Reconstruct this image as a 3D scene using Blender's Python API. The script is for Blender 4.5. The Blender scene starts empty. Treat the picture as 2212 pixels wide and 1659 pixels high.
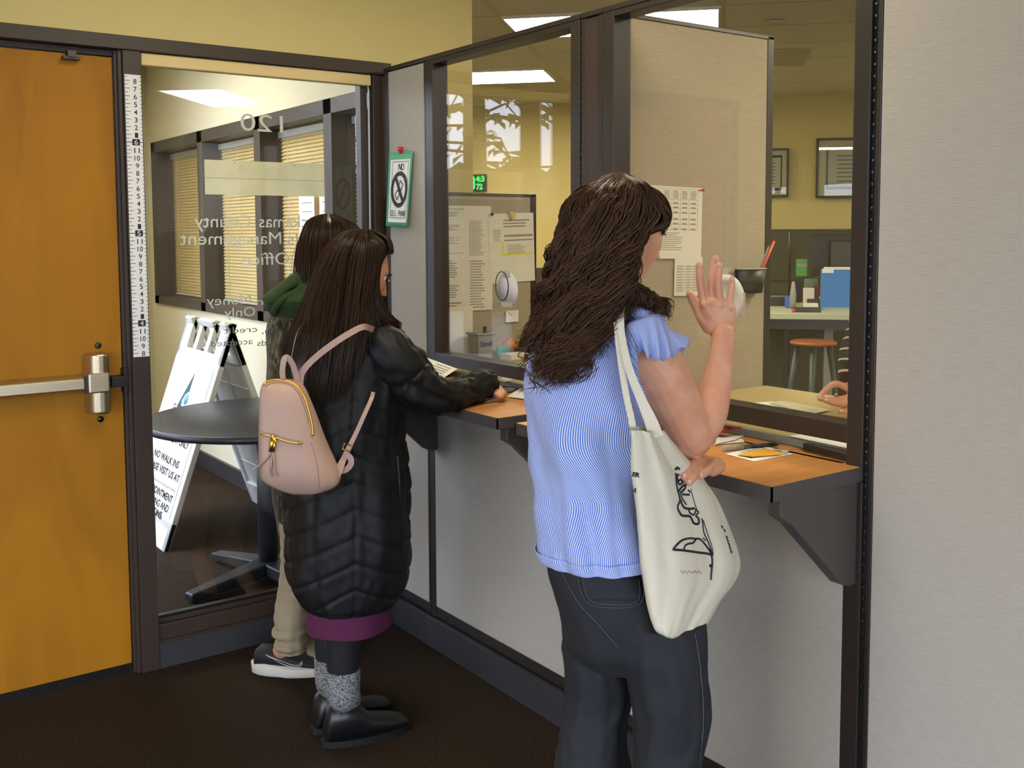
import bpy, bmesh, math, random
import numpy as np
from mathutils import Vector, Matrix, noise
from mathutils.bvhtree import BVHTree

random.seed(7)
rng = np.random.default_rng(7)
PI = math.pi
scene = bpy.context.scene
COL = scene.collection

# ---------------------------------------------------------------- camera
F_PX, CX, CY = 2201.88, 1106.0, 672.7
CAM = np.array([-0.9965, -3.5454, 1.5172])
_yaw, _pitch, _roll = -0.6240, -0.0761, -0.0045
_cy, _sy, _cp, _sp = math.cos(_yaw), math.sin(_yaw), math.cos(_pitch), math.sin(_pitch)
FW = np.array([-_sy * _cp, _cy * _cp, _sp])
_r = np.array([_cy, _sy, 0.0]); _u = np.cross(_r, FW)
RT = math.cos(_roll) * _r + math.sin(_roll) * _u
UP = -math.sin(_roll) * _r + math.cos(_roll) * _u
cam_data = bpy.data.cameras.new('camera')
cam = bpy.data.objects.new('camera', cam_data)
COL.objects.link(cam)
cam.matrix_world = Matrix((
    (RT[0], UP[0], -FW[0], CAM[0]),
    (RT[1], UP[1], -FW[1], CAM[1]),
    (RT[2], UP[2], -FW[2], CAM[2]),
    (0, 0, 0, 1)))
cam_data.sensor_width = 36.0
cam_data.sensor_fit = 'HORIZONTAL'
cam_data.lens = F_PX / 2212 * 36.0
cam_data.shift_y = -(829.5 - CY) / 2212
cam_data.clip_start = 0.05
cam_data.clip_end = 200
scene.camera = cam
HR = np.array([0.8116, -0.5842, 0.0])     # level direction to the right of the view
HF = np.array([0.5842, 0.8116, 0.0])      # level direction of the view

# ---------------------------------------------------------------- view and world
scene.view_settings.view_transform = 'Standard'
scene.view_settings.look = 'None'
scene.view_settings.exposure = 0.0
scene.view_settings.gamma = 1.0
scene.view_settings.use_curve_mapping = False
scene.cycles.use_denoising = True
scene.cycles.max_bounces = 8
scene.cycles.diffuse_bounces = 4
scene.cycles.glossy_bounces = 4
scene.cycles.transparent_max_bounces = 24
scene.cycles.sample_clamp_indirect = 4.0
scene.cycles.caustics_reflective = False
scene.cycles.caustics_refractive = False

SKY_STRENGTH = 8.5
LAMP_STRENGTH = 32.0
world = bpy.data.worlds.new('sky')
scene.world = world
world.use_nodes = True
wn = world.node_tree.nodes; wl = world.node_tree.links
wn.clear()
wo = wn.new('ShaderNodeOutputWorld'); wb = wn.new('ShaderNodeBackground')
wtc = wn.new('ShaderNodeTexCoord'); wsep = wn.new('ShaderNodeSeparateXYZ'); wr = wn.new('ShaderNodeValToRGB')
wr.color_ramp.elements[0].position = 0.0; wr.color_ramp.elements[0].color = (0.70, 0.77, 0.90, 1)
wr.color_ramp.elements[1].position = 0.55; wr.color_ramp.elements[1].color = (0.66, 0.77, 1.0, 1)
wl.new(wtc.outputs['Generated'], wsep.inputs[0]); wl.new(wsep.outputs[2], wr.inputs[0])
wl.new(wr.outputs[0], wb.inputs[0]); wl.new(wb.outputs[0], wo.inputs[0])
wb.inputs[1].default_value = SKY_STRENGTH

# ---------------------------------------------------------------- placement helpers
def at(px, py, D):
    """point seen at photo pixel (px, py) at depth D metres along the view axis"""
    return CAM + D * (FW + (px - CX) / F_PX * RT - (py - CY) / F_PX * UP)

E1 = np.array([0.7325, 0.6807, 0.0])      # office grid: away
E2 = np.array([0.6807, -0.7325, 0.0])     # office grid: to the right

def on_plane(px, py, n, val):
    n = np.array(n, float)
    d = FW + (px - CX) / F_PX * RT - (py - CY) / F_PX * UP
    return CAM + d * (val - CAM @ n) / (d @ n)

def onx(px, py, x): return on_plane(px, py, (1, 0, 0), x)
def ony(px, py, y): return on_plane(px, py, (0, 1, 0), y)
def onz(px, py, z): return on_plane(px, py, (0, 0, 1), z)

# ---------------------------------------------------------------- mesh builder
class MB:
    def __init__(s):
        s.v = []; s.f = []; s.m = []; s.sm = []; s.uv = {}; s.n = 0; s.col = None
    def add(s, verts, faces, mi=0, smooth=False, uvs=None):
        b = s.n
        verts = np.asarray(verts, float).reshape(-1, 3)
        s.v.append(verts); s.n += len(verts)
        if uvs is not None:
            s.uv[b] = np.asarray(uvs, float)
        for f in faces:
            s.f.append(tuple(int(i) + b for i in f)); s.m.append(mi); s.sm.append(smooth)
        return b
    def box(s, lo, hi, mi=0, M=None):
        x0, y0, z0 = lo; x1, y1, z1 = hi
        v = np.array([(x0,y0,z0),(x1,y0,z0),(x1,y1,z0),(x0,y1,z0),(x0,y0,z1),(x1,y0,z1),(x1,y1,z1),(x0,y1,z1)], float)
        if M is not None: v = v @ M[0].T + M[1]
        f = [(0,3,2,1),(4,5,6,7),(0,1,5,4),(1,2,6,5),(2,3,7,6),(3,0,4,7)]
        s.add(v, f, mi)
    def obox(s, c, ax, ay, az, hx, hy, hz, mi=0):
        """oriented box: centre, three unit axes, half sizes"""
        M = (np.array([ax, ay, az], float).T, np.array(c, float))
        s.box((-hx, -hy, -hz), (hx, hy, hz), mi, M)
    def prism(s, poly, off, mi=0, smooth=False):
        """closed 3D polygon extruded by vector off"""
        p = np.array(poly, float); n = len(p); q = p + np.array(off, float)
        f = [tuple(range(n))[::-1], tuple(range(n, 2 * n))]
        f += [(i, (i + 1) % n, n + (i + 1) % n, n + i) for i in range(n)]
        s.add(np.vstack([p, q]), f, mi, smooth)
    def grid(s, P, mi=0, smooth=True, close_u=False, cap=False, uv=None, flip=False):
        """P[rows][cols][3]"""
        P = np.asarray(P, float); R, C = P.shape[:2]
        f = []
        for i in range(R - 1):
            for j in range(C if close_u else C - 1):
                k = (j + 1) % C
                q = (i*C+j, i*C+k, (i+1)*C+k, (i+1)*C+j)
                f.append(q[::-1] if flip else q)
        if cap:
            f.append(tuple(range(C))[::-1]); f.append(tuple((R-1)*C + j for j in range(C)))
        return s.add(P.reshape(-1, 3), f, mi, smooth, None if uv is None else np.asarray(uv).reshape(-1, 2))
    def tube(s, pts, rad, n=8, mi=0, cap=True, flat=1.0, upv=None, smooth=True):
        pts = np.asarray(pts, float); m = len(pts)
        rad = np.full(m, rad, float) if np.isscalar(rad) else np.asarray(rad, float)
        t = np.gradient(pts, axis=0); t /= np.linalg.norm(t, axis=1)[:, None] + 1e-12
        a = np.array(upv if upv is not None else ((0, 0, 1) if abs(t[0][2]) < .9 else (1, 0, 0)), float)
        rings = []
        for i in range(m):
            a = a - t[i] * (a @ t[i]); a /= np.linalg.norm(a) + 1e-12
            b = np.cross(t[i], a)
            th = np.arange(n) * 2 * PI / n
            rings.append(pts[i] + rad[i] * (np.cos(th)[:, None] * a * flat + np.sin(th)[:, None] * b))
        s.grid(rings, mi, smooth, True, cap)
    def lathe(s, c, prof, n=24, mi=0, axis=(0, 0, 1), smooth=True):
        ax = np.array(axis, float); ax /= np.linalg.norm(ax)
        a = np.cross(ax, (1, 0, 0) if abs(ax[0]) < .9 else (0, 1, 0)); a /= np.linalg.norm(a); b = np.cross(ax, a)
        th = np.arange(n) * 2 * PI / n
        rings = [np.array(c) + ax * h + r * (np.cos(th)[:, None] * a + np.sin(th)[:, None] * b) for r, h in prof]
        s.grid(rings, mi, smooth, True, True)
    def ball(s, c, r, n=16, m=10, mi=0, axes=None):
        r = np.array([r, r, r] if np.isscalar(r) else r, float)
        A = np.eye(3) if axes is None else np.array(axes, float)
        rings = []
        for i in range(m + 1):
            la = -PI / 2 + PI * min(max(i / m, .004), .996)
            th = np.arange(n) * 2 * PI / n
            l = np.stack([np.cos(la) * np.cos(th) * r[0], np.cos(la) * np.sin(th) * r[1], np.full(n, np.sin(la) * r[2])], 1)
            rings.append(l @ A + np.array(c))
        s.grid(rings, mi, True, True, True)
    def build(s, name, mats, parent=None, bevel=0, seg=2, label=None, subsurf=0, solid=0):
        me = bpy.data.meshes.new(name)
        V = np.vstack(s.v)
        me.from_pydata(V.tolist(), [], s.f)
        if not isinstance(mats, (list, tuple)): mats = [mats]
        for m in mats: me.materials.append(m)
        if len(mats) > 1: me.polygons.foreach_set('material_index', s.m)
        me.polygons.foreach_set('use_smooth', s.sm)
        if s.uv:
            full = np.zeros((len(V), 2))
            for b, u in s.uv.items(): full[b:b + len(u)] = u
            li = np.zeros(len(me.loops), int); me.loops.foreach_get('vertex_index', li)
            lay = me.uv_layers.new(name='uv'); lay.data.foreach_set('uv', full[li].ravel())
        if s.col is not None:
            at_ = me.color_attributes.new('shade', 'FLOAT_COLOR', 'POINT')
            c4 = np.ones((len(V), 4)); c4[:, :3] = np.asarray(s.col)[:, None]
            at_.data.foreach_set('color', c4.ravel())
        me.update()
        o = bpy.data.objects.new(name, me); COL.objects.link(o)
        if parent is not None:
            o.parent = parent
            o.matrix_parent_inverse = parent.matrix_world.inverted() if parent.type != 'EMPTY' else Matrix.Translation(-Vector(parent.location))
        if bevel:
            b = o.modifiers.new('bevel', 'BEVEL'); b.width = bevel; b.segments = seg; b.limit_method = 'ANGLE'; b.angle_limit = 0.6
        if solid:
            b = o.modifiers.new('solid', 'SOLIDIFY'); b.thickness = solid; b.offset = 0
        if subsurf:
            b = o.modifiers.new('sub', 'SUBSURF'); b.levels = subsurf; b.render_levels = subsurf
        if label: o['label'] = label
        return o

def thing(name, label, cat, loc=(0, 0, 0), group=None):
    o = bpy.data.objects.new(name, None); COL.objects.link(o)
    o.location = tuple(float(x) for x in loc); o['label'] = label; o['category'] = cat
    o.empty_display_size = .05
    if group: o['group'] = group
    return o
def tag(o, label, cat, group=None, kind=None):
    o['label'] = label; o['category'] = cat
    if group: o['group'] = group
    if kind: o['kind'] = kind
    return o
def struct(o):
    o['kind'] = 'structure'; return o

# ---------------------------------------------------------------- materials
def lin(c):
    return tuple(((x / 255) / 12.92 if x / 255 <= .04045 else ((x / 255 + .055) / 1.055) ** 2.4) for x in c)
MATS = {}
def mat(name, rgb, rough=.6, metal=0, spec=.5, emis=None, estr=0, noise_amt=0, nscale=(60, 60, 60), bump=0, trans=0, alpha=1, coords='Object', sheen=0, coat=0, detail=4):
    m = bpy.data.materials.new(name); m.use_nodes = True
    nt = m.node_tree; p = nt.nodes['Principled BSDF']
    c = lin(rgb)
    p.inputs['Base Color'].default_value = (*c, 1)
    p.inputs['Roughness'].default_value = rough
    p.inputs['Metallic'].default_value = metal
    p.inputs['Specular IOR Level'].default_value = spec
    p.inputs['Transmission Weight'].default_value = trans
    p.inputs['Alpha'].default_value = alpha
    p.inputs['Sheen Weight'].default_value = sheen
    p.inputs['Coat Weight'].default_value = coat
    if emis: p.inputs['Emission Color'].default_value = (*lin(emis), 1); p.inputs['Emission Strength'].default_value = estr
    if noise_amt or bump:
        tc = nt.nodes.new('ShaderNodeTexCoord'); mp = nt.nodes.new('ShaderNodeMapping'); nz = nt.nodes.new('ShaderNodeTexNoise')
        mp.inputs['Scale'].default_value = nscale; nz.inputs['Scale'].default_value = 1; nz.inputs['Detail'].default_value = detail
        nt.links.new(tc.outputs[coords], mp.inputs[0]); nt.links.new(mp.outputs[0], nz.inputs[0])
        if noise_amt:
            rp = nt.nodes.new('ShaderNodeValToRGB')
            rp.color_ramp.elements[0].position = .3; rp.color_ramp.elements[1].position = .7
            rp.color_ramp.elements[0].color = (*[x * (1 - noise_amt) for x in c], 1)
            rp.color_ramp.elements[1].color = (*[min(1, x * (1 + noise_amt)) for x in c], 1)
            nt.links.new(nz.outputs[0], rp.inputs[0]); nt.links.new(rp.outputs[0], p.inputs['Base Color'])
        if bump:
            bp = nt.nodes.new('ShaderNodeBump'); bp.inputs['Strength'].default_value = min(1, bump * 1.0); bp.inputs['Distance'].default_value = .002
            nt.links.new(nz.outputs[0], bp.inputs['Height']); nt.links.new(bp.outputs[0], p.inputs['Normal'])
    MATS[name] = m
    return m

def glass_mat(name, tint=(1, 1, 1), ior=1.45, rough=0.0):
    m = bpy.data.materials.new(name); m.use_nodes = True; nt = m.node_tree; nt.nodes.clear()
    o = nt.nodes.new('ShaderNodeOutputMaterial'); mx = nt.nodes.new('ShaderNodeMixShader')
    tr = nt.nodes.new('ShaderNodeBsdfTransparent'); gl = nt.nodes.new('ShaderNodeBsdfGlossy'); fr = nt.nodes.new('ShaderNodeFresnel')
    tr.inputs[0].default_value = (*tint, 1); gl.inputs['Roughness'].default_value = rough; fr.inputs[0].default_value = ior
    ge = nt.nodes.new('ShaderNodeNewGeometry'); ma = nt.nodes.new('ShaderNodeMath'); ma.operation = 'MULTIPLY_ADD'
    ma.inputs[1].default_value = 1 / ior - ior; ma.inputs[2].default_value = ior
    nt.links.new(ge.outputs['Backfacing'], ma.inputs[0]); nt.links.new(ma.outputs[0], fr.inputs[0])
    nt.links.new(fr.outputs[0], mx.inputs[0]); nt.links.new(tr.outputs[0], mx.inputs[1]); nt.links.new(gl.outputs[0], mx.inputs[2]); nt.links.new(mx.outputs[0], o.inputs[0])
    return m

M_wall = mat('painted_yellow_wall', (212, 194, 128), .75, noise_amt=.02, nscale=(9, 9, 9), bump=.05)
M_cream = mat('painted_cream_wall', (232, 226, 200), .75, bump=.05, nscale=(200, 200, 200))
M_fab = mat('grey_panel_fabric', (174, 166, 154), .95, noise_amt=.08, nscale=(26, 26, 520), bump=.25, sheen=.2)
M_fab2 = mat('tan_panel_fabric', (168, 154, 128), .95, noise_amt=.07, nscale=(26, 26, 520), bump=.5, sheen=.2)
M_dkfab = mat('dark_panel_fabric', (74, 68, 56), .95, noise_amt=.2, nscale=(300, 300, 300), bump=.4)
M_frame = mat('bronze_grey_metal', (74, 67, 62), .42, spec=.45)
M_frame2 = mat('dark_bronze_metal', (46, 39, 35), .4, spec=.45)
M_black = mat('black_gap', (10, 10, 10), .6)
M_bronze = mat('door_frame_bronze', (58, 46, 38), .45, spec=.4)
M_base = mat('charcoal_base', (58, 57, 60), .4, spec=.4)
M_carpet = mat('dark_brown_carpet', (50, 40, 31), 1.0, spec=.1, noise_amt=.5, nscale=(150, 150, 150), bump=1.0, detail=6)
M_glass = glass_mat('clear_glass')
M_white = mat('white_plastic', (228, 228, 226), .45)
M_paper = mat('white_paper', (226, 220, 200), .8)
M_paper2 = mat('bright_paper', (238, 236, 230), .8)
M_ink = mat('grey_print', (146, 142, 130), .9)
M_ink2 = mat('black_print', (34, 32, 34), .8)
M_chrome = mat('satin_steel', (206, 190, 160), .34, metal=1, noise_amt=.06, nscale=(2, 200, 200))
M_dsteel = mat('dark_steel', (70, 68, 66), .4, metal=1)
M_edge = mat('counter_edge_grey', (74, 68, 66), .5)
M_sage = mat('desk_edge_sage', (158, 158, 138), .6)
M_desk = mat('desk_laminate_tan', (176, 158, 108), .5, noise_amt=.02)
M_green = mat('sage_worktop', (176, 184, 156), .5)
M_red = mat('red_plastic', (200, 40, 50), .35)
M_blacks = mat('black_plastic', (24, 23, 23), .45)
M_skin = None

def wood_mat(name, c1, c2, scale, rough=.4, coat=.2, axis_scale=(1, 1, 1)):
    m = bpy.data.materials.new(name); m.use_nodes = True; nt = m.node_tree; p = nt.nodes['Principled BSDF']
    tc = nt.nodes.new('ShaderNodeTexCoord'); mp = nt.nodes.new('ShaderNodeMapping'); mp.inputs['Scale'].default_value = [a * scale for a in axis_scale]
    nz = nt.nodes.new('ShaderNodeTexNoise'); nz.inputs['Scale'].default_value = 1; nz.inputs['Detail'].default_value = 5; nz.inputs['Distortion'].default_value = 1.2
    rp = nt.nodes.new('ShaderNodeValToRGB'); rp.color_ramp.elements[0].position = .35; rp.color_ramp.elements[1].position = .68
    rp.color_ramp.elements[0].color = (*lin(c1), 1); rp.color_ramp.elements[1].color = (*lin(c2), 1)
    nt.links.new(tc.outputs['Object'], mp.inputs[0]); nt.links.new(mp.outputs[0], nz.inputs[0]); nt.links.new(nz.outputs[0], rp.inputs[0]); nt.links.new(rp.outputs[0], p.inputs['Base Color'])
    p.inputs['Roughness'].default_value = rough; p.inputs['Coat Weight'].default_value = coat; p.inputs['Specular IOR Level'].default_value = .3
    return m
M_door = wood_mat('honey_maple_door', (156, 102, 4), (174, 116, 8), 3.0, .6, .0, (1.6, 1.6, .35))
M_counter = wood_mat('orange_wood_laminate', (196, 134, 74), (212, 152, 90), 6, .38, .1, (.5, 4, 1))
M_seatwood = mat('red_brown_wood', (140, 72, 36), .4)
M_tabletop = mat('dark_brown_laminate', (92, 72, 60), .5)
M_tableblk = mat('black_powder_coat', (30, 34, 42), .4)

def grid_ceiling():
    m = bpy.data.materials.new('ceiling_tiles'); m.use_nodes = True; nt = m.node_tree; p = nt.nodes['Principled BSDF']
    tc = nt.nodes.new('ShaderNodeTexCoord')
    def line(vec, off, pitch, w):
        d = nt.nodes.new('ShaderNodeVectorMath'); d.operation = 'DOT_PRODUCT'; d.inputs[1].default_value = tuple(vec)
        nt.links.new(tc.outputs['Object'], d.inputs[0])
        a = nt.nodes.new('ShaderNodeMath'); a.operation = 'ADD'; a.inputs[1].default_value = -off + 100 * pitch + w / 2
        nt.links.new(d.outputs['Value'], a.inputs[0])
        b = nt.nodes.new('ShaderNodeMath'); b.operation = 'MODULO'; b.inputs[1].default_value = pitch; nt.links.new(a.outputs[0], b.inputs[0])
        c = nt.nodes.new('ShaderNodeMath'); c.operation = 'LESS_THAN'; c.inputs[1].default_value = w; nt.links.new(b.outputs[0], c.inputs[0])
        return c
    l1 = line(E1, 2.58, .61, .012); l2 = line(E2, .71, 1.22, .05)
    mx = nt.nodes.new('ShaderNodeMixRGB'); mx.inputs[1].default_value = (*lin((236, 230, 206)), 1); mx.inputs[2].default_value = (*lin((176, 168, 136)), 1)
    mx2 = nt.nodes.new('ShaderNodeMixRGB'); mx2.inputs[2].default_value = (*lin((222, 212, 176)), 1)
    nt.links.new(l1.outputs[0], mx.inputs[0]); nt.links.new(l2.outputs[0], mx2.inputs[0]); nt.links.new(mx.outputs[0], mx2.inputs[1])
    nt.links.new(mx2.outputs[0], p.inputs['Base Color']); p.inputs['Roughness'].default_value = .9
    return m
M_ceil = grid_ceiling()

# ---------------------------------------------------------------- text
def text_mesh(txt, origin, udir, vdir, height, mat_, name, parent=None, width=None, align='LEFT', thick=.0006, weight=0, mirror=False):
    """letters lying in the plane (udir, vdir); origin = left end of the baseline; scaled so capital letters are `height`"""
    cu = bpy.data.curves.new('txt', 'FONT'); cu.body = txt; cu.size = 1; cu.offset = weight; cu.resolution_u = 3
    ob = bpy.data.objects.new('txt', cu); COL.objects.link(ob)
    dg = bpy.context.evaluated_depsgraph_get(); dg.update()
    me = bpy.data.meshes.new_from_object(ob.evaluated_get(dg))
    V = np.zeros(len(me.vertices) * 3); me.vertices.foreach_get('co', V); V = V.reshape(-1, 3)
    faces = [tuple(p.vertices) for p in me.polygons]
    bpy.data.objects.remove(ob); bpy.data.curves.remove(cu); bpy.data.meshes.remove(me)
    if len(V) == 0: return None
    sv = height / .69
    w = V[:, 0].max() - V[:, 0].min()
    su = sv if width is None else width / w
    x = (V[:, 0] - V[:, 0].min()) * su; y = V[:, 1] * sv
    W = x.max()
    if align == 'CENTER': x = x - W / 2
    if align == 'RIGHT': x = x - W
    if mirror: x = -x
    U = np.array(udir, float); W_ = np.array(vdir, float); N = np.cross(U, W_)
    P = np.array(origin, float) + x[:, None] * U + y[:, None] * W_
    return P, faces, N

def add_text(mb, txt, origin, udir, vdir, height, mi=0, width=None, align='LEFT', weight=0, mirror=False, lift=.0004):
    r = text_mesh(txt, origin, udir, vdir, height, None, '', width=width, align=align, weight=weight, mirror=mirror)
    if r is None: return
    P, faces, N = r
    mb.add(P + N * lift, faces, mi)

# ================================================================ LIGHT SOURCES: ceiling troffers, with some unseen ones added for light
M_diff = mat('lamp_diffuser', (255, 250, 235), .5, emis=(255, 242, 212), estr=LAMP_STRENGTH)
M_trof = mat('white_lamp_frame', (225, 222, 210), .5)
M_dim = mat('dimmed_lamp_diffuser', (255, 250, 235), .5, emis=(255, 242, 212), estr=LAMP_STRENGTH * .35)
M_hallfill = mat('hall_fill_diffuser', (255, 250, 235), .5, emis=(255, 246, 226), estr=LAMP_STRENGTH * .7)
def troffer(e1, e2, label, dm=None):
    c = E1 * (e1 + .305) + E2 * (e2 + .61) + np.array([0, 0, 2.735])
    t = thing('ceiling_light', label, 'light', c, 'recessed ceiling lights')
    m = MB()
    for s in (-1, 1):
        m.obox(c + E1 * s * .297, E1, E2, (0, 0, 1), .008, .605, .012)
        m.obox(c + E2 * s * .602, E1, E2, (0, 0, 1), .29, .008, .012)
    m.build('lamp_frame', M_trof, t)
    m = MB(); m.obox(c + np.array([0, 0, .002]), E1, E2, (0, 0, 1), .288, .594, .004)
    m.build('diffuser', dm or M_diff, t)
troffer(4.40, -.56, 'long bright ceiling light farthest back, cut off by the end of the yellow wall')
troffer(2.58, .71, 'bright ceiling light seen over the top rail between the two service windows')
troffer(-2.30, 4.85, 'ceiling light over the staff side, mirrored in the left hallway window')
troffer(.14, 3.15, 'unseen ceiling light added over the clerk behind the partition')  # this and the next two hang out of view, added for office light
troffer(2.58, 5.60, 'unseen ceiling light added over the right side of the back office')
troffer(5.02, 5.60, 'unseen ceiling light added near the far right office wall')
troffer(-1.08, .71, 'ceiling light over the waiting customers, above the service counter', M_dim)
troffer(1.20, -2.20, 'unseen ceiling light added to brighten the hallway behind the glass', M_hallfill)  # no such fixture in sight; fill added to lift the hall wall
troffer(-5.35, .0, 'unseen ceiling light added behind the viewer to light the waiting room')  # added out of view to light the lobby warmly from above

# ================================================================ SHELL
def extrude_poly(mb, poly, z0, z1, mi=0):
    mb.prism([(x, y, z0) for x, y in poly], (0, 0, z1 - z0), mi)
def GL(t): return (1.17 - .7325 * t, 4.0 - .6807 * t)
inside = [(-4.4, -7), (9.53, -7), (9.53, -.74), (1.366, 8.05), (1.22, 8.05), (1.22, 4.1), GL(0), GL(5.66), (-4.4, .15)]
m = MB(); extrude_poly(m, inside, -.06, 0); struct(m.build('floor', M_carpet))
m = MB(); extrude_poly(m, inside, 2.74, 2.80); struct(m.build('ceiling', M_ceil))

m = MB()                                                     # wall with the door and the hallway window
m.box((-4.4, .008, 0), (-1.06, .128, 2.74))
m.box((-1.06, .008, 2.175), (.97, .128, 2.74))
m.box((.97, .008, 0), (1.366, .128, 2.74))
struct(m.build('wall_back', M_wall))

wy = (.63, 3.92); wz = (1.03, 2.175)
m = MB()                                                     # wall between hallway and office
m.box((1.22, .128, 0), (1.366, 8.05, wz[0])); m.box((1.22, .128, wz[1]), (1.366, 8.05, 2.74))
m.box((1.22, .128, wz[0]), (1.366, wy[0], wz[1])); m.box((1.22, wy[1], wz[0]), (1.366, 8.05, wz[1]))
struct(m.build('wall_hall', M_cream))
m = MB()                                                     # slanted stub ending the hallway, lengthened unseen to block sky reflections
p0 = np.array([*GL(-.08), 0]); p1 = np.array([*GL(1.30), 0])
nn = np.array([-.6807, .7325, 0])
m.prism([p0, p1, p1 + nn * .12, p0 + nn * .12], (0, 0, 2.74)); struct(m.build('wall_stub', M_cream))
m = MB(); m.box((1.20, .14, 0), (1.22, 4.02, .10)); struct(m.build('baseboard_hall', M_base))

c0 = np.array([1.366, 8.05, 0]); c1 = np.array([9.53, -.74, 0])
m = MB(); m.prism([c0, c1, c1 + E1 * .1, c0 + E1 * .1], (0, 0, 2.74)); struct(m.build('wall_far', M_wall))
m = MB(); m.box((9.53, -7, 0), (9.63, -.74, 2.74)); struct(m.build('wall_right', M_wall))
m = MB()
m.box((-4.4, -7.1, 0), (-4.1, -7, 2.74)); m.box((.7, -7.1, 0), (9.53, -7, 2.74)); m.box((-4.1, -7.1, 0), (.7, -7, .12)); m.box((-4.1, -7.1, 2.55), (.7, -7, 2.74))
struct(m.build('wall_behind', M_cream))
w = thing('window_5', 'g', 'window', (-1.7, -7.05, .12)); del w['label']; del w['category']; struct(w)
m = MB()
for x in (-4.1, -2.9, -1.7, -.5, .64): m.box((x, -7.1, .12), (x + .06, -6.98, 2.55))
for z in (.12, 2.49): m.box((-4.1, -7.1, z), (.7, -6.98, z + .06))
m.build('window_frame', M_bronze, w)
m = MB(); m.box((-4.08, -7.053, .14), (.68, -7.047, 2.53)); m.build('pane', M_glass, w)
m = MB()
m.box((-4.5, -7.1, 0), (-4.4, -6.6, 2.74)); m.box((-4.5, -1.2, 0), (-4.4, .15, 2.74))
m.box((-4.5, -6.6, 0), (-4.4, -1.2, .15)); m.box((-4.5, -6.6, 2.35), (-4.4, -1.2, 2.74))
struct(m.build('wall_left', M_cream))

def frame_bars(m, quad_pts, bars): pass
# big lobby window on the left wall (daylight)
w = thing('window_2', 'large lobby window', 'window', (-4.45, -3.9, .15)); del w['label']; del w['category']; struct(w)
m = MB()
for y in (-6.6, -4.82, -3.04, -1.26): m.box((-4.5, y, .15), (-4.38, y + .06, 2.35))
for z in (.15, 2.29): m.box((-4.5, -6.6, z), (-4.38, -1.2, z + .06))
m.build('window_frame', M_bronze, w)
m = MB(); m.box((-4.455, -6.58, .17), (-4.449, -1.22, 2.33)); m.build('pane', M_glass, w)

# entrance glazing that closes the hallway towards the street
w = thing('window_3', 'glazing', 'window', (*GL(3), 0)); del w['label']; del w['category']; struct(w)
m = MB(); DN = np.array([.7325, .6807, 0])
def gbar(t0, t1, z0, z1, dep=.05):
    a = np.array([*GL(t0), z0]); b = np.array([*GL(t1), z0])
    m.prism([a - nn * dep, b - nn * dep, b + nn * dep, a + nn * dep], (0, 0, z1 - z0))
for t in (1.30, 2.20, 4.25, 5.25): gbar(t, t + .06, 0, 2.74)
gbar(3.09, 3.22, 0, 2.74)
gbar(1.30, 5.6, 0, .12); gbar(1.30, 5.6, 2.62, 2.74); gbar(1.30, 3.1, 1.02, 1.07, .03)
m.build('window_frame', M_bronze, w)
m = MB(); a = np.array([*GL(1.33), .12]); b = np.array([*GL(5.5), .12])
m.prism([a - nn * .003, b - nn * .003, b + nn * .003, a + nn * .003], (0, 0, 2.5)); m.build('pane', M_glass, w)

# ================================================================ OUTSIDE
M_ground = mat('wet_pavement', (120, 124, 120), .8, noise_amt=.2, nscale=(.6, .6, .6))
m = MB(); m.box((-40, -30, -.12), (12, 40, -.07)); o = m.build('ground', M_ground); struct(o)
M_bark = mat('grey_bark', (70, 62, 54), .9); M_leaf = mat('conifer_green', (60, 76, 50), .9, noise_amt=.3, nscale=(4, 4, 4))
m = MB(); a = np.array([*GL(-4), -.1]) + nn * 14.0; b = np.array([*GL(16), -.1]) + nn * 14.0; rr_ = random.Random(5)
K = 90; P_ = [[a + (b - a) * (i / K) + nn * rr_.uniform(-.3, .3) + (0, 0, h * (1 + .12 * rr_.random())) for i in range(K + 1)] for h in (0, .95, 1.9, 2.85)] 
m.grid(P_, 0, False); m.grid([[p + nn * 1.5 for p in row] for row in P_], 0, False, flip=True); m.grid([P_[-1], [p + nn * 1.5 for p in P_[-1]]], 0, False)
tag(m.build('hedge_backdrop', M_leaf), 'dark foliage backdrop added outside the entrance glazing to block the low sky', 'hedge_backdrop')  # added screen of foliage that cuts low sky out of the glass reflections
def conifer(x, y, h, label):
    t = thing('tree', label, 'tree', (x, y, -.07), 'trees outside the entrance')
    m = MB(); m.tube([(x, y, -.07), (x + .05, y, h * .5), (x, y, h)], [.2, .13, .02], 8); m.build('trunk', M_bark, t)
    m = MB(); r = random.Random(int(x * 10))
    for i in range(64):
        z = 1.4 + (h - 1.4) * (i / 64); L = (h - z) * .3 + .3; a = r.random() * 6.28
        d = np.array([math.cos(a), math.sin(a), 0]); p = np.array([x, y, z])
        side = np.cross(d, (0, 0, 1))
        pts = [p, p + d * L * .5 + (0, 0, .05), p + d * L + (0, 0, -.25 * L)]
        m.tube(pts, [.02, .015, .004], 4)
        for k in range(12):
            q = p + d * L * (k + 1) / 12 + (0, 0, -.12 * L * (k / 12)); s = r.uniform(.10, .26)
            for sg in (-1, 1):
                e = q + side * sg * s + d * s * .6 + (0, 0, r.uniform(-.14, .02))
                m.add([q, e + (0, 0, .03), e - (0, 0, .05)], [(0, 1, 2)])
    m.build('foliage', M_leaf, t)
conifer(-4.7, 7.8, 9.0, 'tall dark conifer reflected in the middle of the left service window')
conifer(-3.0, 12.5, 7.0, 'conifer reflected faintly at the left of the left service window')
conifer(-12.6, 8.6, 8.5, 'conifer farthest to the left outside the entrance glazing')

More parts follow.
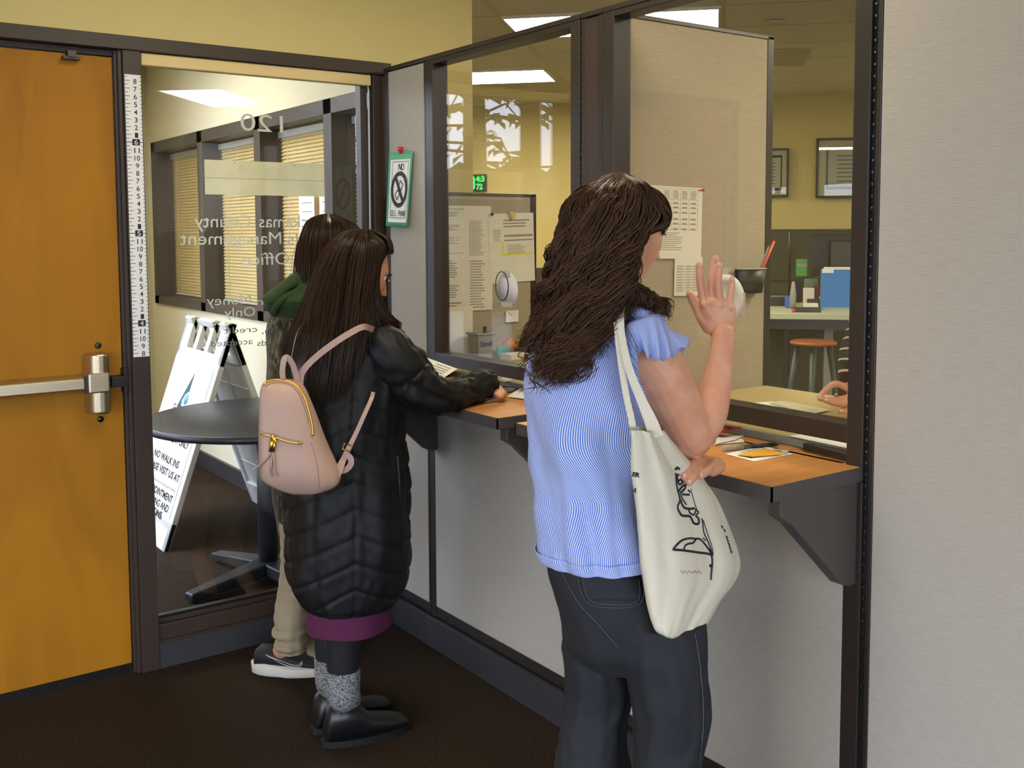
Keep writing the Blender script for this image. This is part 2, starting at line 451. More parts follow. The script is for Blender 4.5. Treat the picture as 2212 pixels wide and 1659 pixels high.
# ================================================================ DOOR, FRAME, HALLWAY WINDOW
m = MB()
m.box((-1.06, -.012, 2.132), (.975, .14, 2.178))                        # header
m.box((-.035, -.006, 0), (.025, .14, 2.132))                           # mullion between door and window
m.box((-.058, .018, 0), (-.035, .14, 2.132)); m.box((-.048, .005, 0), (-.035, .03, 2.132))
m.box((-1.06, -.006, 0), (-1.0, .14, 2.132)); m.box((-1.0, .02, 0), (-.98, .14, 2.132))
m.box((-1.0, .03, 2.112), (-.03, .14, 2.132))
struct(m.build('trim_1', M_bronze, bevel=.002))

d = thing('door_1', '', '', (-.5, .05, 0)); del d['label']; del d['category']; struct(d)
m = MB(); m.box((-.975, .03, .03), (-.060, .074, 2.108)); m.build('door_leaf', M_door, d, bevel=.002)
m = MB(); m.box((-.975, .026, .012), (-.060, .07, .034)); m.build('door_sweep', M_dsteel, d)
m = MB()                                                               # push bar
x0, x1 = -.93, -.168
prof = [(0.0, 1.0), (-.045, 1.004), (-.055, 1.012), (-.055, 1.046), (-.045, 1.054), (0.0, 1.058)]
m.prism([(x0, .028 + y, z) for y, z in prof], (x1 - x0, 0, 0)); m.build('push_bar', M_chrome, d, bevel=.003)
m = MB()
def plate(x0, x1, z0, z1, dep, tx=.012, tz=.02):
    a = [(x0, .03, z0), (x1, .03, z0), (x1, .03, z1), (x0, .03, z1)]
    b = [(x0 + tx, .03 - dep, z0 + tz), (x1 - tx * .4, .03 - dep, z0 + tz * .6), (x1 - tx * .8, .03 - dep * 1.0, z1 - tz), (x0 + tx, .03 - dep, z1 - tz)]
    m.add(a + b, [(0, 1, 2, 3), (7, 6, 5, 4), (0, 4, 5, 1), (1, 5, 6, 2), (2, 6, 7, 3), (3, 7, 4, 0)])
m.prism([(-.188, .03, 0), (-.176, -.026, 0), (-.160, -.040, 0), (-.130, -.040, 0), (-.116, -.028, 0), (-.108, .03, 0)], (0, 0, .202))
for a_ in range(len(m.v)): m.v[a_] = m.v[a_] + np.array([0, 0, .925])
m.build('latch_housing', M_chrome, d, bevel=.010, seg=4)
m = MB(); m.prism([(-.196, .02, .999), (-.186, -.046, .999), (-.120, -.046, .999), (-.106, .02, .999)], (0, 0, .066)); m.build('bar_socket', M_chrome, d, bevel=.005, seg=3)
m = MB(); m.box((-.198, -.033, 1.0), (-.180, -.026, 1.056)); m.build('bar_end_cap', M_dsteel, d)
m = MB(); m.box((-.108, -.02, 1.01), (-.066, .03, 1.045)); m.box((-.066, -.012, .985), (-.052, .03, 1.07)); m.build('latch_bolt', M_blacks, d, bevel=.002)
for z in (1.149, .899):
    m = MB(); m.lathe((-.136, .03, z), [(0.0001, -.004), (.009, -.004), (.011, 0)], 16, axis=(0, 1, 0)); m.build('screw', M_dsteel, d)
m = MB(); m.box((-.218, .0, 2.086), (-.166, .03, 2.096)); m.box((-.205, -.004, 2.092), (-.178, .03, 2.115)); m.build('catch_bracket', M_dsteel, d, bevel=.001)

# window beside the door
w = thing('window_1', '', '', (.45, .05, 0)); del w['label']; del w['category']; struct(w)
m = MB()
m.box((.900, .0, 0), (.975, .14, 2.132))
m.box((.025, .01, .095), (.90, .13, .150)); m.box((.025, .03, .150), (.90, .07, .166)); m.box((.025, -.004, .088), (.90, .13, .098))
m.build('window_frame', M_bronze, w, bevel=.002)
m = MB(); m.box((.025, -.002, 0), (.90, .12, .092)); m.build('sill_base', M_base, w)
m = MB(); m.box((.025, .036, .166), (.90, .06, .176)); m.build('sill', M_dsteel, w)
m = MB(); m.box((.86, .03, .15), (.90, .07, 2.13)); m.build('inner_jamb', M_frame, w)
m = MB(); m.box((.025, .047, .17), (.90, .053, 2.13)); m.build('pane', M_glass, w)

bl = thing('window_blind', 'raised cream blind headrail across the top of the hallway window', 'blind', (.45, .02, 2.13))
m = MB(); m.box((.028, .004, 2.088), (.895, .042, 2.130)); m.build('headrail', mat('cream_blind_rail', (226, 200, 138), .6), bl, bevel=.004)
m = MB(); m.tube([(.878, .0, 2.085), (.880, -.002, 2.065), (.879, .002, 1.2)], [.002, .004, .0045], 6)
m.tube([(.879, .002, 2.06), (.879, .002, 2.0)], [.006, .005], 6); m.build('tilt_wand', mat('clear_plastic_wand', (200, 204, 206), .2, alpha=.8), bl)

# ruler tape on the mullion
t = thing('height_tape', 'white height measuring tape with inch numbers stuck on the door post', 'ruler', (0, -.006, 1.1))
m = MB(); x0, x1 = -.031, .022; z0, z1 = 1.105, 2.052
m.box((x0, -.0072, z0), (x1, -.006, z1))
IN = .0254
for k in range(88, 162):
    z = k / 2 * IN
    if not z0 < z < z1: continue
    full = k % 2 == 0
    m.box((x0, -.0076, z - .0009), (x0 + (.016 if full else .009), -.0071, z + .0009), 1)
    m.box((x1 - .005, -.0076, z - .0009), (x1, -.0071, z + .0009), 1)
for k in range(44, 81):
    z = k * IN; foot = k % 12 == 0; s = str(k // 12) if foot else str(k % 12)
    if foot:
        m.box((x0, -.0076, z - .0012), (x1, -.0071, z + .0012), 1)
        m.box((-.0125, -.0078, z - .0105), (.0125, -.0071, z + .0105), 1)
        add_text(m, s, (0, -.0079, z - .008), (1, 0, 0), (0, 0, 1), .016, 0, align='CENTER', width=.011)
    else:
        add_text(m, s, (.002, -.0073, z - .0105), (1, 0, 0), (0, 0, 1), .0165, 1, align='CENTER', width=.011 if len(s) == 1 else .018, weight=.01)
m.build('tape_strip', [M_paper2, mat('navy_print', (44, 44, 60), .8)], t)

# lettering on the glass (reads from the hallway side)
M_vinyl = mat('pale_vinyl_lettering', (222, 226, 208), .7)
def vinyl(txt, pxl, pxr, py_base, cap, label):
    a = ony(pxl, py_base, .0535); b = ony(pxr, py_base, .0535); z = ony((pxl + pxr) / 2, py_base, .0535)[2]
    m = MB(); add_text(m, txt, (b[0], .0545, z), (-1, 0, 0), (0, 0, 1), cap, 0, width=abs(b[0] - a[0]), lift=.0003)
    tag(m.build('vinyl_lettering', M_vinyl), label, 'lettering', 'lettering on the hallway window')
vinyl('120', 520, 612, 284, .062, 'large numerals 120 in pale vinyl at the top of the hallway window')
vinyl('County', 421, 543, 491, .045, 'pale reversed word County on the hallway window')
vinyl('Clackamas', 560, 712, 491, .045, 'pale reversed county name on the hallway window, partly behind the dark hair')
vinyl('Management', 389, 608, 528, .045, 'pale reversed word Management on the hallway window')
vinyl('Records', 622, 760, 528, .045, 'pale reversed word Records on the hallway window, mostly behind the dark hair')
vinyl('Office', 524, 626, 572, .045, 'pale reversed word Office on the hallway window')
vinyl('Money', 447, 543, 658, .034, 'pale reversed word Money lower on the hallway window')
vinyl('or', 556, 592, 658, .026, 'short pale reversed word beside the word Money on the hallway window')
vinyl('Only', 485, 552, 684, .034, 'pale reversed word Only lower on the hallway window')
M_vinyl = mat('grey_vinyl_lettering', (128, 128, 118), .7)
vinyl('credit', 484, 556, 719, .022, 'small grey reversed word credit on the hallway window')
vinyl('cash,', 566, 622, 719, .022, 'small grey reversed word cash beside the word credit on the hallway window')
vinyl('accepted', 457, 546, 746, .022, 'small grey reversed word accepted at the bottom of the window lettering')
vinyl('cards', 556, 606, 746, .022, 'small grey reversed word cards at the bottom of the window lettering')

m = MB(); m.box((.252, .054, 1.662), (.713, .0565, 1.785)); m.box((.252, .0535, 1.72), (.713, .054, 1.7215), 1)
m.box((.36, .0525, 1.775), (.364, .054, 1.779), 1); m.box((.59, .0525, 1.773), (.594, .054, 1.777), 1)
tag(m.build('paper_strip', [mat('aged_cream_paper', (228, 222, 176), .8, noise_amt=.08, nscale=(14, 14, 14)), M_ink]), 'wide blank cream paper strip taped to the hallway window', 'paper')

# hallway interior window with blinds
w = thing('window_4', '', '', (1.29, 2.2, 1.03)); del w['label']; del w['category']; struct(w)
m = MB()
m.box((1.205, wy[0], wz[1] - .075), (1.38, wy[1], wz[1])); m.box((1.205, wy[0], wz[0]), (1.38, wy[1], wz[0] + .06))
mull = [.63, 1.0, 1.90, 2.85, 3.83]
for y in mull: m.box((1.205, y, wz[0]), (1.30, y + .09, wz[1])); m.box((1.30, y + .02, wz[0]), (1.37, y + .07, wz[1]))
m.build('window_frame', M_frame, w, bevel=.003)
m = MB(); m.box((1.27, wy[0] + .05, wz[0] + .05), (1.275, wy[1] - .05, wz[1] - .06)); m.build('pane', M_glass, w)
M_slat = mat('ivory_blind_slat', (226, 208, 150), .55)
bays = [(.73, .99), (1.10, 1.89), (2.0, 2.84), (2.95, 3.82)]
names = ['short blind at the right end of the hallway windows', 'ivory mini blind in the second hallway window from the right', 'ivory mini blind in the third hallway window from the right', 'ivory mini blind in the leftmost hallway window']
for (ya, yb), nm in zip(bays, names):
    t = thing('mini_blind', nm, 'blind', (1.33, (ya + yb) / 2, 1.1), 'blinds of the hallway windows')
    m = MB(); m.box((1.31, ya, 2.055), (1.345, yb, 2.09)); m.build('headrail', M_white, t)
    m = MB(); tilt = .98
    for k in range(46):
        z = 2.05 - k * .0205
        a = np.array([1.328, 0, z]); dd = np.array([math.cos(tilt), 0, math.sin(tilt)]) * .0125
        m.add([(*(a - dd)[:1], ya + .01, (a - dd)[2]), (*(a - dd)[:1], yb - .01, (a - dd)[2]), (*(a + dd)[:1], yb - .01, (a + dd)[2]), (*(a + dd)[:1], ya + .01, (a + dd)[2])], [(0, 1, 2, 3)])
    m.build('slats', M_slat, t, solid=.0008)
    m = MB()
    for f in (.15, .85): m.tube([(1.314, ya + (yb - ya) * f, 2.06), (1.314, ya + (yb - ya) * f, 1.11)], .0018, 5)
    m.box((1.318, ya + .01, 1.098), (1.34, yb - .01, 1.108)); m.build('cords', M_white, t)
for (a, b, lab) in ((1.33, 1.52, 'left of two white notices stuck on the hallway blinds'), (1.13, 1.27, 'right of two white notices stuck on the hallway blinds')):
    m = MB(); m.box((1.262, a, 1.46), (1.264, b, 1.76))
    for k in range(5): m.box((1.2612, a + .03, 1.50 + k * .045), (1.262, b - .04, 1.504 + k * .045), 1)
    tag(m.build('notice', [M_paper2, M_ink]), lab, 'paper', 'notices on the hallway windows')

# ================================================================ HALLWAY FURNITURE
t = thing('round_table', 'round dark brown pedestal table behind the hallway window', 'table', (.70, .66, 0))
m = MB(); c = (.70, .68, .70); m.lathe(c, [(.46, .002), (.495, .004), (.50, .014), (.495, .026), (.47, .030), (.0005, .030)], 64); m.build('table_top', [M_tabletop], t)
m = MB(); m.lathe(c, [(.480, .0), (.5005, .002), (.5035, .014), (.5005, .027), (.494, .0302)], 64); m.build('edge_band', M_tableblk, t)
m = MB(); m.tube([(.70, .66, .05), (.70, .66, .70)], .042, 24); m.build('column', M_tableblk, t)
m = MB()
for k in range(4):
    a = math.radians(14 + 90 * k); dd = np.array([math.cos(a), math.sin(a), 0]); s = np.array([-dd[1], dd[0], 0])
    p = np.array([.70, .66, 0]); L = .40
    tp = [p + dd * .03 + s * .05 + (0, 0, .09), p + dd * L + s * .028 + (0, 0, .045), p + dd * L - s * .028 + (0, 0, .045), p + dd * .03 - s * .05 + (0, 0, .09)]
    bt = [p + dd * .03 + s * .055 + (0, 0, .03), p + dd * L + s * .03 + (0, 0, .012), p + dd * L - s * .03 + (0, 0, .012), p + dd * .03 - s * .055 + (0, 0, .03)]
    m.add(bt + tp, [(3, 2, 1, 0), (4, 5, 6, 7), (0, 1, 5, 4), (1, 2, 6, 5), (2, 3, 7, 6), (3, 0, 4, 7)])
    m.lathe(p + dd * (L - .03), [(.018, 0), (.018, .014)], 12)
m.build('cross_foot', M_tableblk, t, bevel=.008)

# A-frame sign
t = thing('sandwich_board', 'white folding sandwich board with a county logo and notice in the hallway', 'sign', (.8, 1.65, 0))
ya, yb = 1.32, 1.98; zt = 1.085
def leaf(xb, name):
    top = np.array([.808, 0, zt]); bot = np.array([xb, 0, 0]); ax = (bot - top); L = np.linalg.norm(ax); ax /= L
    n = np.cross(ax, (0, 1, 0)); n = n if (n[0] < 0) == (xb < .8) else -n
    return top, ax, L, n
for xb, nm in ((.44, 'front_leaf'), (1.17, 'back_leaf')):
    top, ax, L, n = leaf(xb, nm)
    m = MB(); T = .028
    def bar(y0, y1, s0, s1, dep=T, mi=0, off=0.0):
        a = top + ax * s0 - n * (dep - off); b = top + ax * s1 - n * (dep - off)
        m.prism([(a[0], y0, a[2]), (b[0], y0, b[2]), (b[0], y1, b[2]), (a[0], y1, a[2])], n * dep, mi)
    w_ = yb - ya
    bar(ya, ya + .035, .0, L); bar(yb - .035, yb, .0, L); bar(ya, yb, .17, .225); bar(ya, yb, L - .14, L)
    bar(ya + .03, yb - .03, .22, L - .10, .012)
    bar(ya, ya + .12, 0, .18); bar(yb - .12, yb, 0, .18)
    yc = (ya + yb) / 2; bar(yc - .11, yc - .06, .02, .18); bar(yc + .06, yc + .11, .02, .18); bar(yc - .11, yc + .11, .0, .035)
    if nm == 'back_leaf':
        for s in (.36, .52, .7, .86): bar(ya + .03, yb - .03, s, s + .012, .016)
        bar(yc - .01, yc + .01, .22, L - .1, .016)
    o = m.build(nm, M_white, t, bevel=.004)
    if nm == 'front_leaf':
        pm = MB()
        def P(yy, s): a = top + ax * s + n * .0008; return np.array([a[0], yy, a[2]])
        # poster with print; u runs to the viewer's right (towards -y)
        pm.prism([P(yb - .05, .245), P(ya + .05, .245), P(ya + .05, L - .15), P(yb - .05, L - .15)], n * .0012, 0)
        U = np.array([0, -1, 0.]); Vv = -ax; W2 = w_ - .10; yl = yb - .05
        def Q(u, s, l=.0022): a = top + ax * s + n * l; return np.array([a[0], yl - u, a[2]])
        pm.prism([Q(.32, .285), Q(.32, .385), Q(.275, .405), Q(.252, .44), Q(.262, .48), Q(.205, .475)], n * .0006, 1)
        cc = Q(.305, .428); pm.lathe(cc, [(.030, 0), (.030, .0008)], 24, 2, axis=n)
        pass
        def T_(s_, s, h, wd, mi=3, al='CENTER', u=None):
            add_text(pm, s_, Q(W2 / 2 if u is None else u, s), U, Vv, h, mi, width=wd, align=al, lift=.0006, weight=.025 if mi == 3 else 0)
        T_('CLACKAMAS', .495, .026, .26); T_('COUNTY', .525, .012, .15, 4)
        T_('PASSPORTS BY', .60, .032, .44); T_('APPOINTMENT ONLY', .655, .032, .50); T_('NO WALK INS', .76, .034, .40)
        T_('PLEASE VISIT US AT', .82, .034, .52); T_('www.clackamas.us/cr/passports.html', .87, .016, .50, 4)
        T_('FOR APPOINTMENT', .925, .034, .50); T_('SCHEDULING AND', .975, .034, .47) if L > 1.1 else None
        T_('QUESTIONS', 1.02, .034, .34) if L > 1.1 else None
        pm.build('poster', [M_paper2, mat('logo_teal', (40, 86, 92), .6), mat('logo_sky', (120, 180, 226), .6), M_ink2, M_ink], o)
for y in (ya + .06, yb - .06): m = MB(); m.tube([(.795, y - .02, zt - .01), (.795, y + .02, zt - .01)], .012, 10); m.build('hinge', M_white, t)
m = MB(); m.box((.62, ya + .01, .62), (1.0, ya + .02, .632)); m.build('spreader_bar', M_white, t)

# ================================================================ PARTITION
XF, XB = .92, .985
def panel(name, label, y0, y1, zt=2.15, win=None, group='partition panels along the service counter', left=.02, right=.02, mat_f=M_fab, solid_strip=False):
    """y0 > y1 (y1 nearer the camera)"""
    t = thing(name, label, 'partition', (.95, (y0 + y1) / 2, 0), group)
    m = MB()
    m.box((XF - .002, y1, zt - .015), (XB + .002, y0, zt))
    zq = .9675 if win else zt - .0155
    m.box((XF + .002, y0 - left, .10), (XB - .001, y0 - .0003, zq)); m.box((XF + .002, y1 + .0003, .10), (XB - .001, y1 + right, zq))
    m.box((XF + .004, y1 + right, .104), (XB - .002, y0 - left, .142))
    if win:
        m.box((XF + .0006, y1 + .041, 2.118), (XB - .0006, y0 - .047, 2.1355)); m.box((XF + .0006, y1 + .041, 1.047), (XB - .0006, y0 - .047, 1.09))
        m.box((XF, y0 - .048, .969), (XB, y0, 2.1352)); m.box((XF, y1, .969), (XB, y1 + .042, 2.1352))
        m.box((XF + .004, y1 + right, .93), (XB - .002, y0 - left, .967))
    m.build('panel_frame', M_frame2, t, bevel=.002)
    m = MB(); zf = .96 if win else zt - .018
    if solid_strip: m.box((XF + .004, y1 + .012, .142), (XB - .002, y0 - .012, zf)); m.build('filler_strip', M_bronze, t)
    else:
        m.box((XF + .003, y1 + right, .142), (XB - .002, y0 - left, zf)); m.build('fabric', mat_f, t, bevel=.003)
    m = MB(); m.box((XF - .03, y1, 0), (XB + .02, y0, .097)); m.box((XF - .03, y1, .097), (XF - .012, y0, .105)); m.build('base_cover', M_base, t)
    if win:
        m = MB(); m.box((.950, y1 + .035, 1.088), (.956, y0 - .04, 2.12)); m.build('glass_pane', M_glass, t)
    return t
tp = panel('partition_panel', 'narrow grey fabric partition panel beside the hallway window', -.05, -.354, left=.03, right=.012)
p1 = panel('partition_panel', 'left service window unit with glass above a grey fabric panel', -.357, -1.224, win=1, left=.034, right=.03)
tp2 = panel('partition_panel', 'slim dark brown filler panel between the two service windows', -1.230, -1.322, solid_strip=True)
p2 = panel('partition_panel', 'right service window unit with glass above a grey fabric panel', -1.325, -2.200, win=1, left=.034, right=.045)
tp3 = panel('partition_panel', 'tall plain grey fabric partition panel at the far right', -2.214, -3.50, left=.012, right=.02)
# slotted standards between panels
M_pin = mat('bright_slot_metal', (150, 152, 156), .35, metal=1)
for y, par, nm in ((-1.2275, tp2, 'slotted_standard'), (-2.207, tp3, 'slotted_standard')):
    m = MB(); m.box((XF + .010, y - .0065, .10), (XB, y + .0055, 2.14), 0)
    for k in range(80): m.box((XF + .004, y - .002, .12 + k * .0254), (XF + .012, y + .002, .124 + k * .0254), 1)
    m.build(nm, [M_black, M_pin], par)

# counters
def counter(label, y0, y1):
    t = thing('counter_shelf', label, 'counter', (.8, (y0 + y1) / 2, 1.0), 'counters under the service windows')
    m = MB(); m.box((.628, y1 + .003, .973), (XF + .012, y0 - .003, 1.0))
    m.box((XF, y1 + .05, .973), (1.04, y0 - .06, 1.0))
    m.build('countertop', M_counter, t)
    m = MB(); m.box((.624, y1, .968), (.628, y0, .9995)); m.box((.624, y1, .968), (XF + .002, y1 + .003, .9995)); m.box((.624, y0 - .003, .968), (XF + .002, y0, .9995)); m.box((.63, y1 + .003, .966), (XF, y0 - .003, .974))
    m.build('edge_band', M_edge, t)
    for s, yy in ((0, y0 - .045), (1, y1 + .008)):
        m = MB()
        prof = [(.664, .968), (XF + .002, .968), (XF + .002, .735), (.900, .732), (.874, .742), (.700, .905), (.664, .928)]
        m.prism([(x, yy, z) for x, z in prof], (0, .035, 0)); m.build('bracket', M_frame, t, bevel=.003)
counter('short orange wood counter under the left service window', -.372, -1.220)
counter('orange wood counter under the right service window with grey edge', -1.307, -2.197)

# staff side desks
def staff_desk(label, y0, y1, xb):
    t = thing('staff_desk', label, 'desk', (1.3, (y0 + y1) / 2, 1.0), 'tan desks behind the partition')
    m = MB(); m.box((.999, y1, 1.0005), (xb, y0, 1.018)); m.build('desk_top', M_desk, t)
    m = MB(); m.prism([(.984, y1, 1.0005), (.999, y1, 1.0005), (.999, y1, 1.018), (.991, y1, 1.0165)], (0, y0 - y1, 0)); m.build('edge_strip', M_sage, t)
    for yy in (y1 + .02, y0 - .06): m = MB(); m.box((xb - .06, yy, 0), (xb - .03, yy + .04, 1.0)); m.build('desk_leg', M_frame, t)
staff_desk('tan staff desk behind the left service window', -.09, -1.245, 1.66)
staff_desk('tan staff desk behind the right service window', -1.345, -2.60, 1.61)

# panels standing square to the partition on the staff side
def side_panel(label, y0, y1, x1, zt, post=.03):
    t = thing('side_panel', label, 'partition', ((XB + x1) / 2, y0, 0), 'fabric panels on the staff side')
    m = MB(); m.box((XB + .006, y1, zt - .014), (x1, y0, zt)); m.box((x1 - post, y1, .0), (x1, y0, zt - .002)); m.box((XB + .006, y1, 0), (XB + .02, y0, zt - .01)); m.build('panel_frame', M_frame2, t, bevel=.002)
    m = MB(); m.box((XB + .02, y1 + .002, .02), (x1 - post, y0 - .002, zt - .014)); m.build('fabric', M_fab2, t, bevel=.002)
    return t
sp1 = side_panel('low tan fabric panel with pinned papers behind the left service window', -.025, -.075, 1.632, 1.684)
sp2 = side_panel('tall tan fabric panel dividing the two staff desks', -1.262, -1.322, 1.655, 2.15)

# ================================================================ sheets and small objects
def sheet(name, label, cat, c, U, V, w, h, lines=(), mats=None, group=None, th=.0008, curl=0):
    """thin sheet; c = centre; lines = (u0, v0, u1, v1, material) in 0..1 from the lower left"""
    U = np.array(U, float); V = np.array(V, float); N = np.cross(U, V); c = np.array(c, float)
    m = MB(); n = 10
    P = [[c + U * w * (i / n - .5) + V * h * (j - .5) + N * (curl * (2 * i / n - 1) ** 2 + th / 2 * s) for i in range(n + 1)] for s, j in ((1, 0), (1, 1), (-1, 1), (-1, 0), (1, 0))]
    m.grid(P, 0, False)
    m.add([P[0][0], P[1][0], P[2][0], P[3][0]], [(0, 1, 2, 3)]); m.add([P[0][-1], P[1][-1], P[2][-1], P[3][-1]], [(3, 2, 1, 0)])
    for u0, v0, u1, v1, mi in lines:
        q = [c + U * w * (a - .5) + V * h * (b - .5) + N * (th / 2 + .0003 + curl * (2 * a - 1) ** 2) for a, b in ((u0, v0), (u1, v0), (u1, v1), (u0, v1))]
        m.add(q, [(0, 1, 2, 3)], mi)
    return tag(m.build(name, mats or [M_paper, M_ink, M_ink2]), label, cat, group)
def para(r, u0, u1, v0, v1, n, mi=1, fill=.45, rag=.25):
    out = []; dv = (v1 - v0) / n
    for k in range(n):
        v = v1 - (k + 1) * dv
        out.append((u0, v, u1 - (r.random() * rag * (u1 - u0)), v + dv * fill, mi))
    return out
def vert_sheet(name, label, cat, px0, py0, px1, py1, y, lines=(), mats=None, tilt=0, group=None):
    """sheet pinned to a plane y = const that faces the camera; corners from the photograph"""
    a = ony(px0, py0, y); b = ony(px1, py1, y); cc = (a + b) / 2
    U = np.array([math.cos(tilt), 0, math.sin(tilt)]); V = np.array([-math.sin(tilt), 0, math.cos(tilt)])
    return sheet(name, label, cat, cc, U, V, abs(b[0] - a[0]), abs(a[2] - b[2]), lines, mats, group)

r = random.Random(3)
M_inkl = mat('light_grey_print', (168, 162, 142), .9)
M_hl = mat('yellow_highlighter', (232, 216, 50), .8)
# --- behind the left service window (panel face y = -.077)
L = para(r, .05, .58, .80, .90, 5) + para(r, .05, .55, .55, .66, 4) + para(r, .05, .6, .30, .44, 5, 3) + para(r, .68, .9, .08, .74, 26, 3, .5, .3) + [(.05, .93, .62, .945, 1), (.02, .12, .6, .13, 1)]
vert_sheet('notice', 'large printed notice, upper one on the left of the low tan panel', 'paper', 905, 443, 1061, 560, -.0775, L, [M_paper, M_ink, M_ink2, M_inkl])
L = para(r, .05, .55, .62, .95, 8) + para(r, .1, .6, .25, .5, 6) + para(r, .68, .9, .05, .95, 18, 3, .5, .3) + [(.02, .14, .56, .165, 1), (.02, .08, .5, .11, 1)]
vert_sheet('notice', 'large printed notice hung under another on the low tan panel', 'paper', 905, 556, 1064, 668, -.0785, L, [M_paper, M_ink, M_ink2, M_inkl], tilt=-.01)
L = para(r, .32, .95, .80, .93, 3) + [(.33, .66, .97, .69, 1), (.33, .60, .97, .62, 1)] + para(r, .1, .28, .60, .78, 8, 3) + para(r, .40, .8, .42, .56, 6, 3) + [(.28, .42, .31, .60, 4), (.28, .395, .98, .42, 4)]
vert_sheet('notice', 'printed page with yellow highlighter marks pinned to the low tan panel', 'paper', 1056, 460, 1154, 608, -.0795, L, [M_paper, M_ink, M_ink2, M_inkl, M_hl], tilt=.03)
def pin(p, nrm, col, label, r=.006, ln=.014, name='push_pin'):
    m = MB(); m.lathe(p, [(r * .5, 0), (r * .5, ln * .5), (r, ln * .6), (r * .9, ln)], 12, axis=nrm); return tag(m.build(name, col), label, 'pin')
M_tan = mat('tan_plastic', (214, 184, 110), .5)
p = ony(1105, 464, -.081)
m = MB(); m.prism([p + (-.017, 0, .014), p + (.014, 0, .012), p + (.010, 0, -.020), p + (-.006, 0, -.022)], (0, -.012, 0)); tag(m.build('paper_clip', M_tan, bevel=.003), 'tan plastic clip holding the highlighted page on the low tan panel', 'clip')
pin(ony(1060, 463, -.080), (0, -1, 0), M_tableblk, 'dark push pin between the two pinned pages on the low tan panel')
# order sign standing on the desk
c = onx(985, 770, 1.12); 
a = ony(925, 665, -.16); b = ony(1021, 778, -.16)
t_c = (a + b) / 2; wS = abs(b[0] - a[0]); hS = a[2] - 1.0205
m = MB(); m.box((a[0], -.163, 1.0205), (b[0], -.160, a[2]))
zz = ony(970, 702, -.164)[2]
add_text(m, 'is', (ony(957, 702, -.1635)[0], -.1635, zz), (1, 0, 0), (0, 0, 1), .030, 1, weight=.03)
add_text(m, 'le:', (ony(951, 741, -.1635)[0], -.1635, ony(970, 741, -.164)[2]), (1, 0, 0), (0, 0, 1), .034, 1, weight=.03)
tag(m.build('desk_sign', [M_paper, M_ink2]), 'cream paper sign with bold black letters standing on the left staff desk', 'sign')
# pen cup
def desk_pt(px, py, z=1.0185): return onz(px, py, z)
cpt = np.array([1.235, -.235, 1.0185])
t = thing('pen_cup', 'square grey plastic pen cup with a blue label on the left staff desk', 'cup', cpt)
M_cup = mat('grey_plastic', (150, 150, 150), .5)
m = MB(); h_ = .105
def ring(w, z): return [cpt + (sx * w, sy * w, z) for sx, sy in ((-1, -1), (1, -1), (1, 1), (-1, 1))]
m.grid([ring(.030, 0), ring(.038, h_), ring(.043, h_), ring(.043, h_ + .008), ring(.036, h_ + .008), ring(.028, .01)], 0, False, True, True)
m.build('cup', M_cup, t, bevel=.002)
m = MB(); add_text(m, 'Qmail', cpt + (-.028, -.0375, .062), (1, 0, 0), (0, 0, 1), .018, 0, width=.056, weight=.03); m.build('label', mat('blue_print', (70, 76, 150), .6), t)
m = MB(); m.tube([cpt + (.012, 0, .02), cpt + (.02, 0, .135)], .007, 8); tag(m.build('marker_pen', M_tableblk), 'dark marker standing in the grey pen cup', 'pen')
# sticky notes, box, tape dispenser, phone, glue
p = np.array([1.33, -.21, 1.019])
m = MB(); m.prism([p, p + (.055, 0, .0), p + (.062, 0, .05), p + (.006, 0, .046)], (0, .012, 0)); tag(m.build('note_pad', mat('teal_paper', (96, 180, 150), .7)), 'teal sticky note pad standing beside the grey pen cup', 'notepad')
p = np.array([1.335, -.30, 1.0185])
m = MB(); m.box(p, p + (.10, .075, .022)); m.box(p + (.012, .01, .022), p + (.085, .06, .024), 1); tag(m.build('card_box', [M_paper, M_paper2], bevel=.003), 'shallow white card box lying in front of the teal notes', 'box')
m = MB(); p = np.array([1.44, -.15, 1.0185]); m.lathe(p + (0, 0, .03), [(.038, -.012), (.04, 0), (.038, .012)], 28, axis=(0, 1, 0)); m.box(p + (-.035, -.014, 0), p + (.035, .014, .02)); tag(m.build('tape_dispenser', mat('orange_plastic', (206, 124, 40), .5)), 'round orange tape dispenser at the foot of the low tan panel', 'dispenser')
t = thing('desk_phone', 'black desk telephone with a curved handset on the left staff desk', 'telephone', (1.52, -.30, 1.0185))
m = MB(); m.prism([(1.40, -.40, 1.0185), (1.62, -.40, 1.0185), (1.62, -.18, 1.0185), (1.40, -.18, 1.0185)], (0, 0, .02))
m.prism([(1.42, -.38, 1.038), (1.62, -.38, 1.038), (1.62, -.38, 1.075), (1.44, -.38, 1.052)], (0, .19, 0)); m.build('phone_body', M_blacks, t, bevel=.008, seg=3)
m = MB(); q = [(1.40, -.28, 1.062), (1.415, -.28, 1.085), (1.44, -.28, 1.095), (1.49, -.28, 1.112), (1.545, -.28, 1.135), (1.60, -.28, 1.160), (1.64, -.28, 1.172)]
m.tube(q, [.018, .026, .027, .019, .018, .024, .018], 14, flat=.8); m.build('handset', M_blacks, t)
m = MB(); m.box((1.53, -.384, 1.05), (1.54, -.379, 1.064)); m.build('lamp_button', M_white, t)
p = np.array([1.40, -.50, 1.0185])
t = thing('glue_bottle', 'small clear bottle with a red band in front of the desk telephone', 'bottle', p)
m = MB(); m.lathe(p, [(.016, 0), (.017, .01), (.017, .055), (.012, .066), (.011, .085), (.0125, .09), (.0125, .104)], 18); m.build('bottle_body', mat('smoky_plastic', (140, 130, 118), .2, alpha=.6), t)
m = MB(); m.lathe(p + (0, 0, .03), [(.0178, 0), (.0178, .012)], 18); m.build('red_band', mat('coral_label', (226, 84, 70), .5), t)
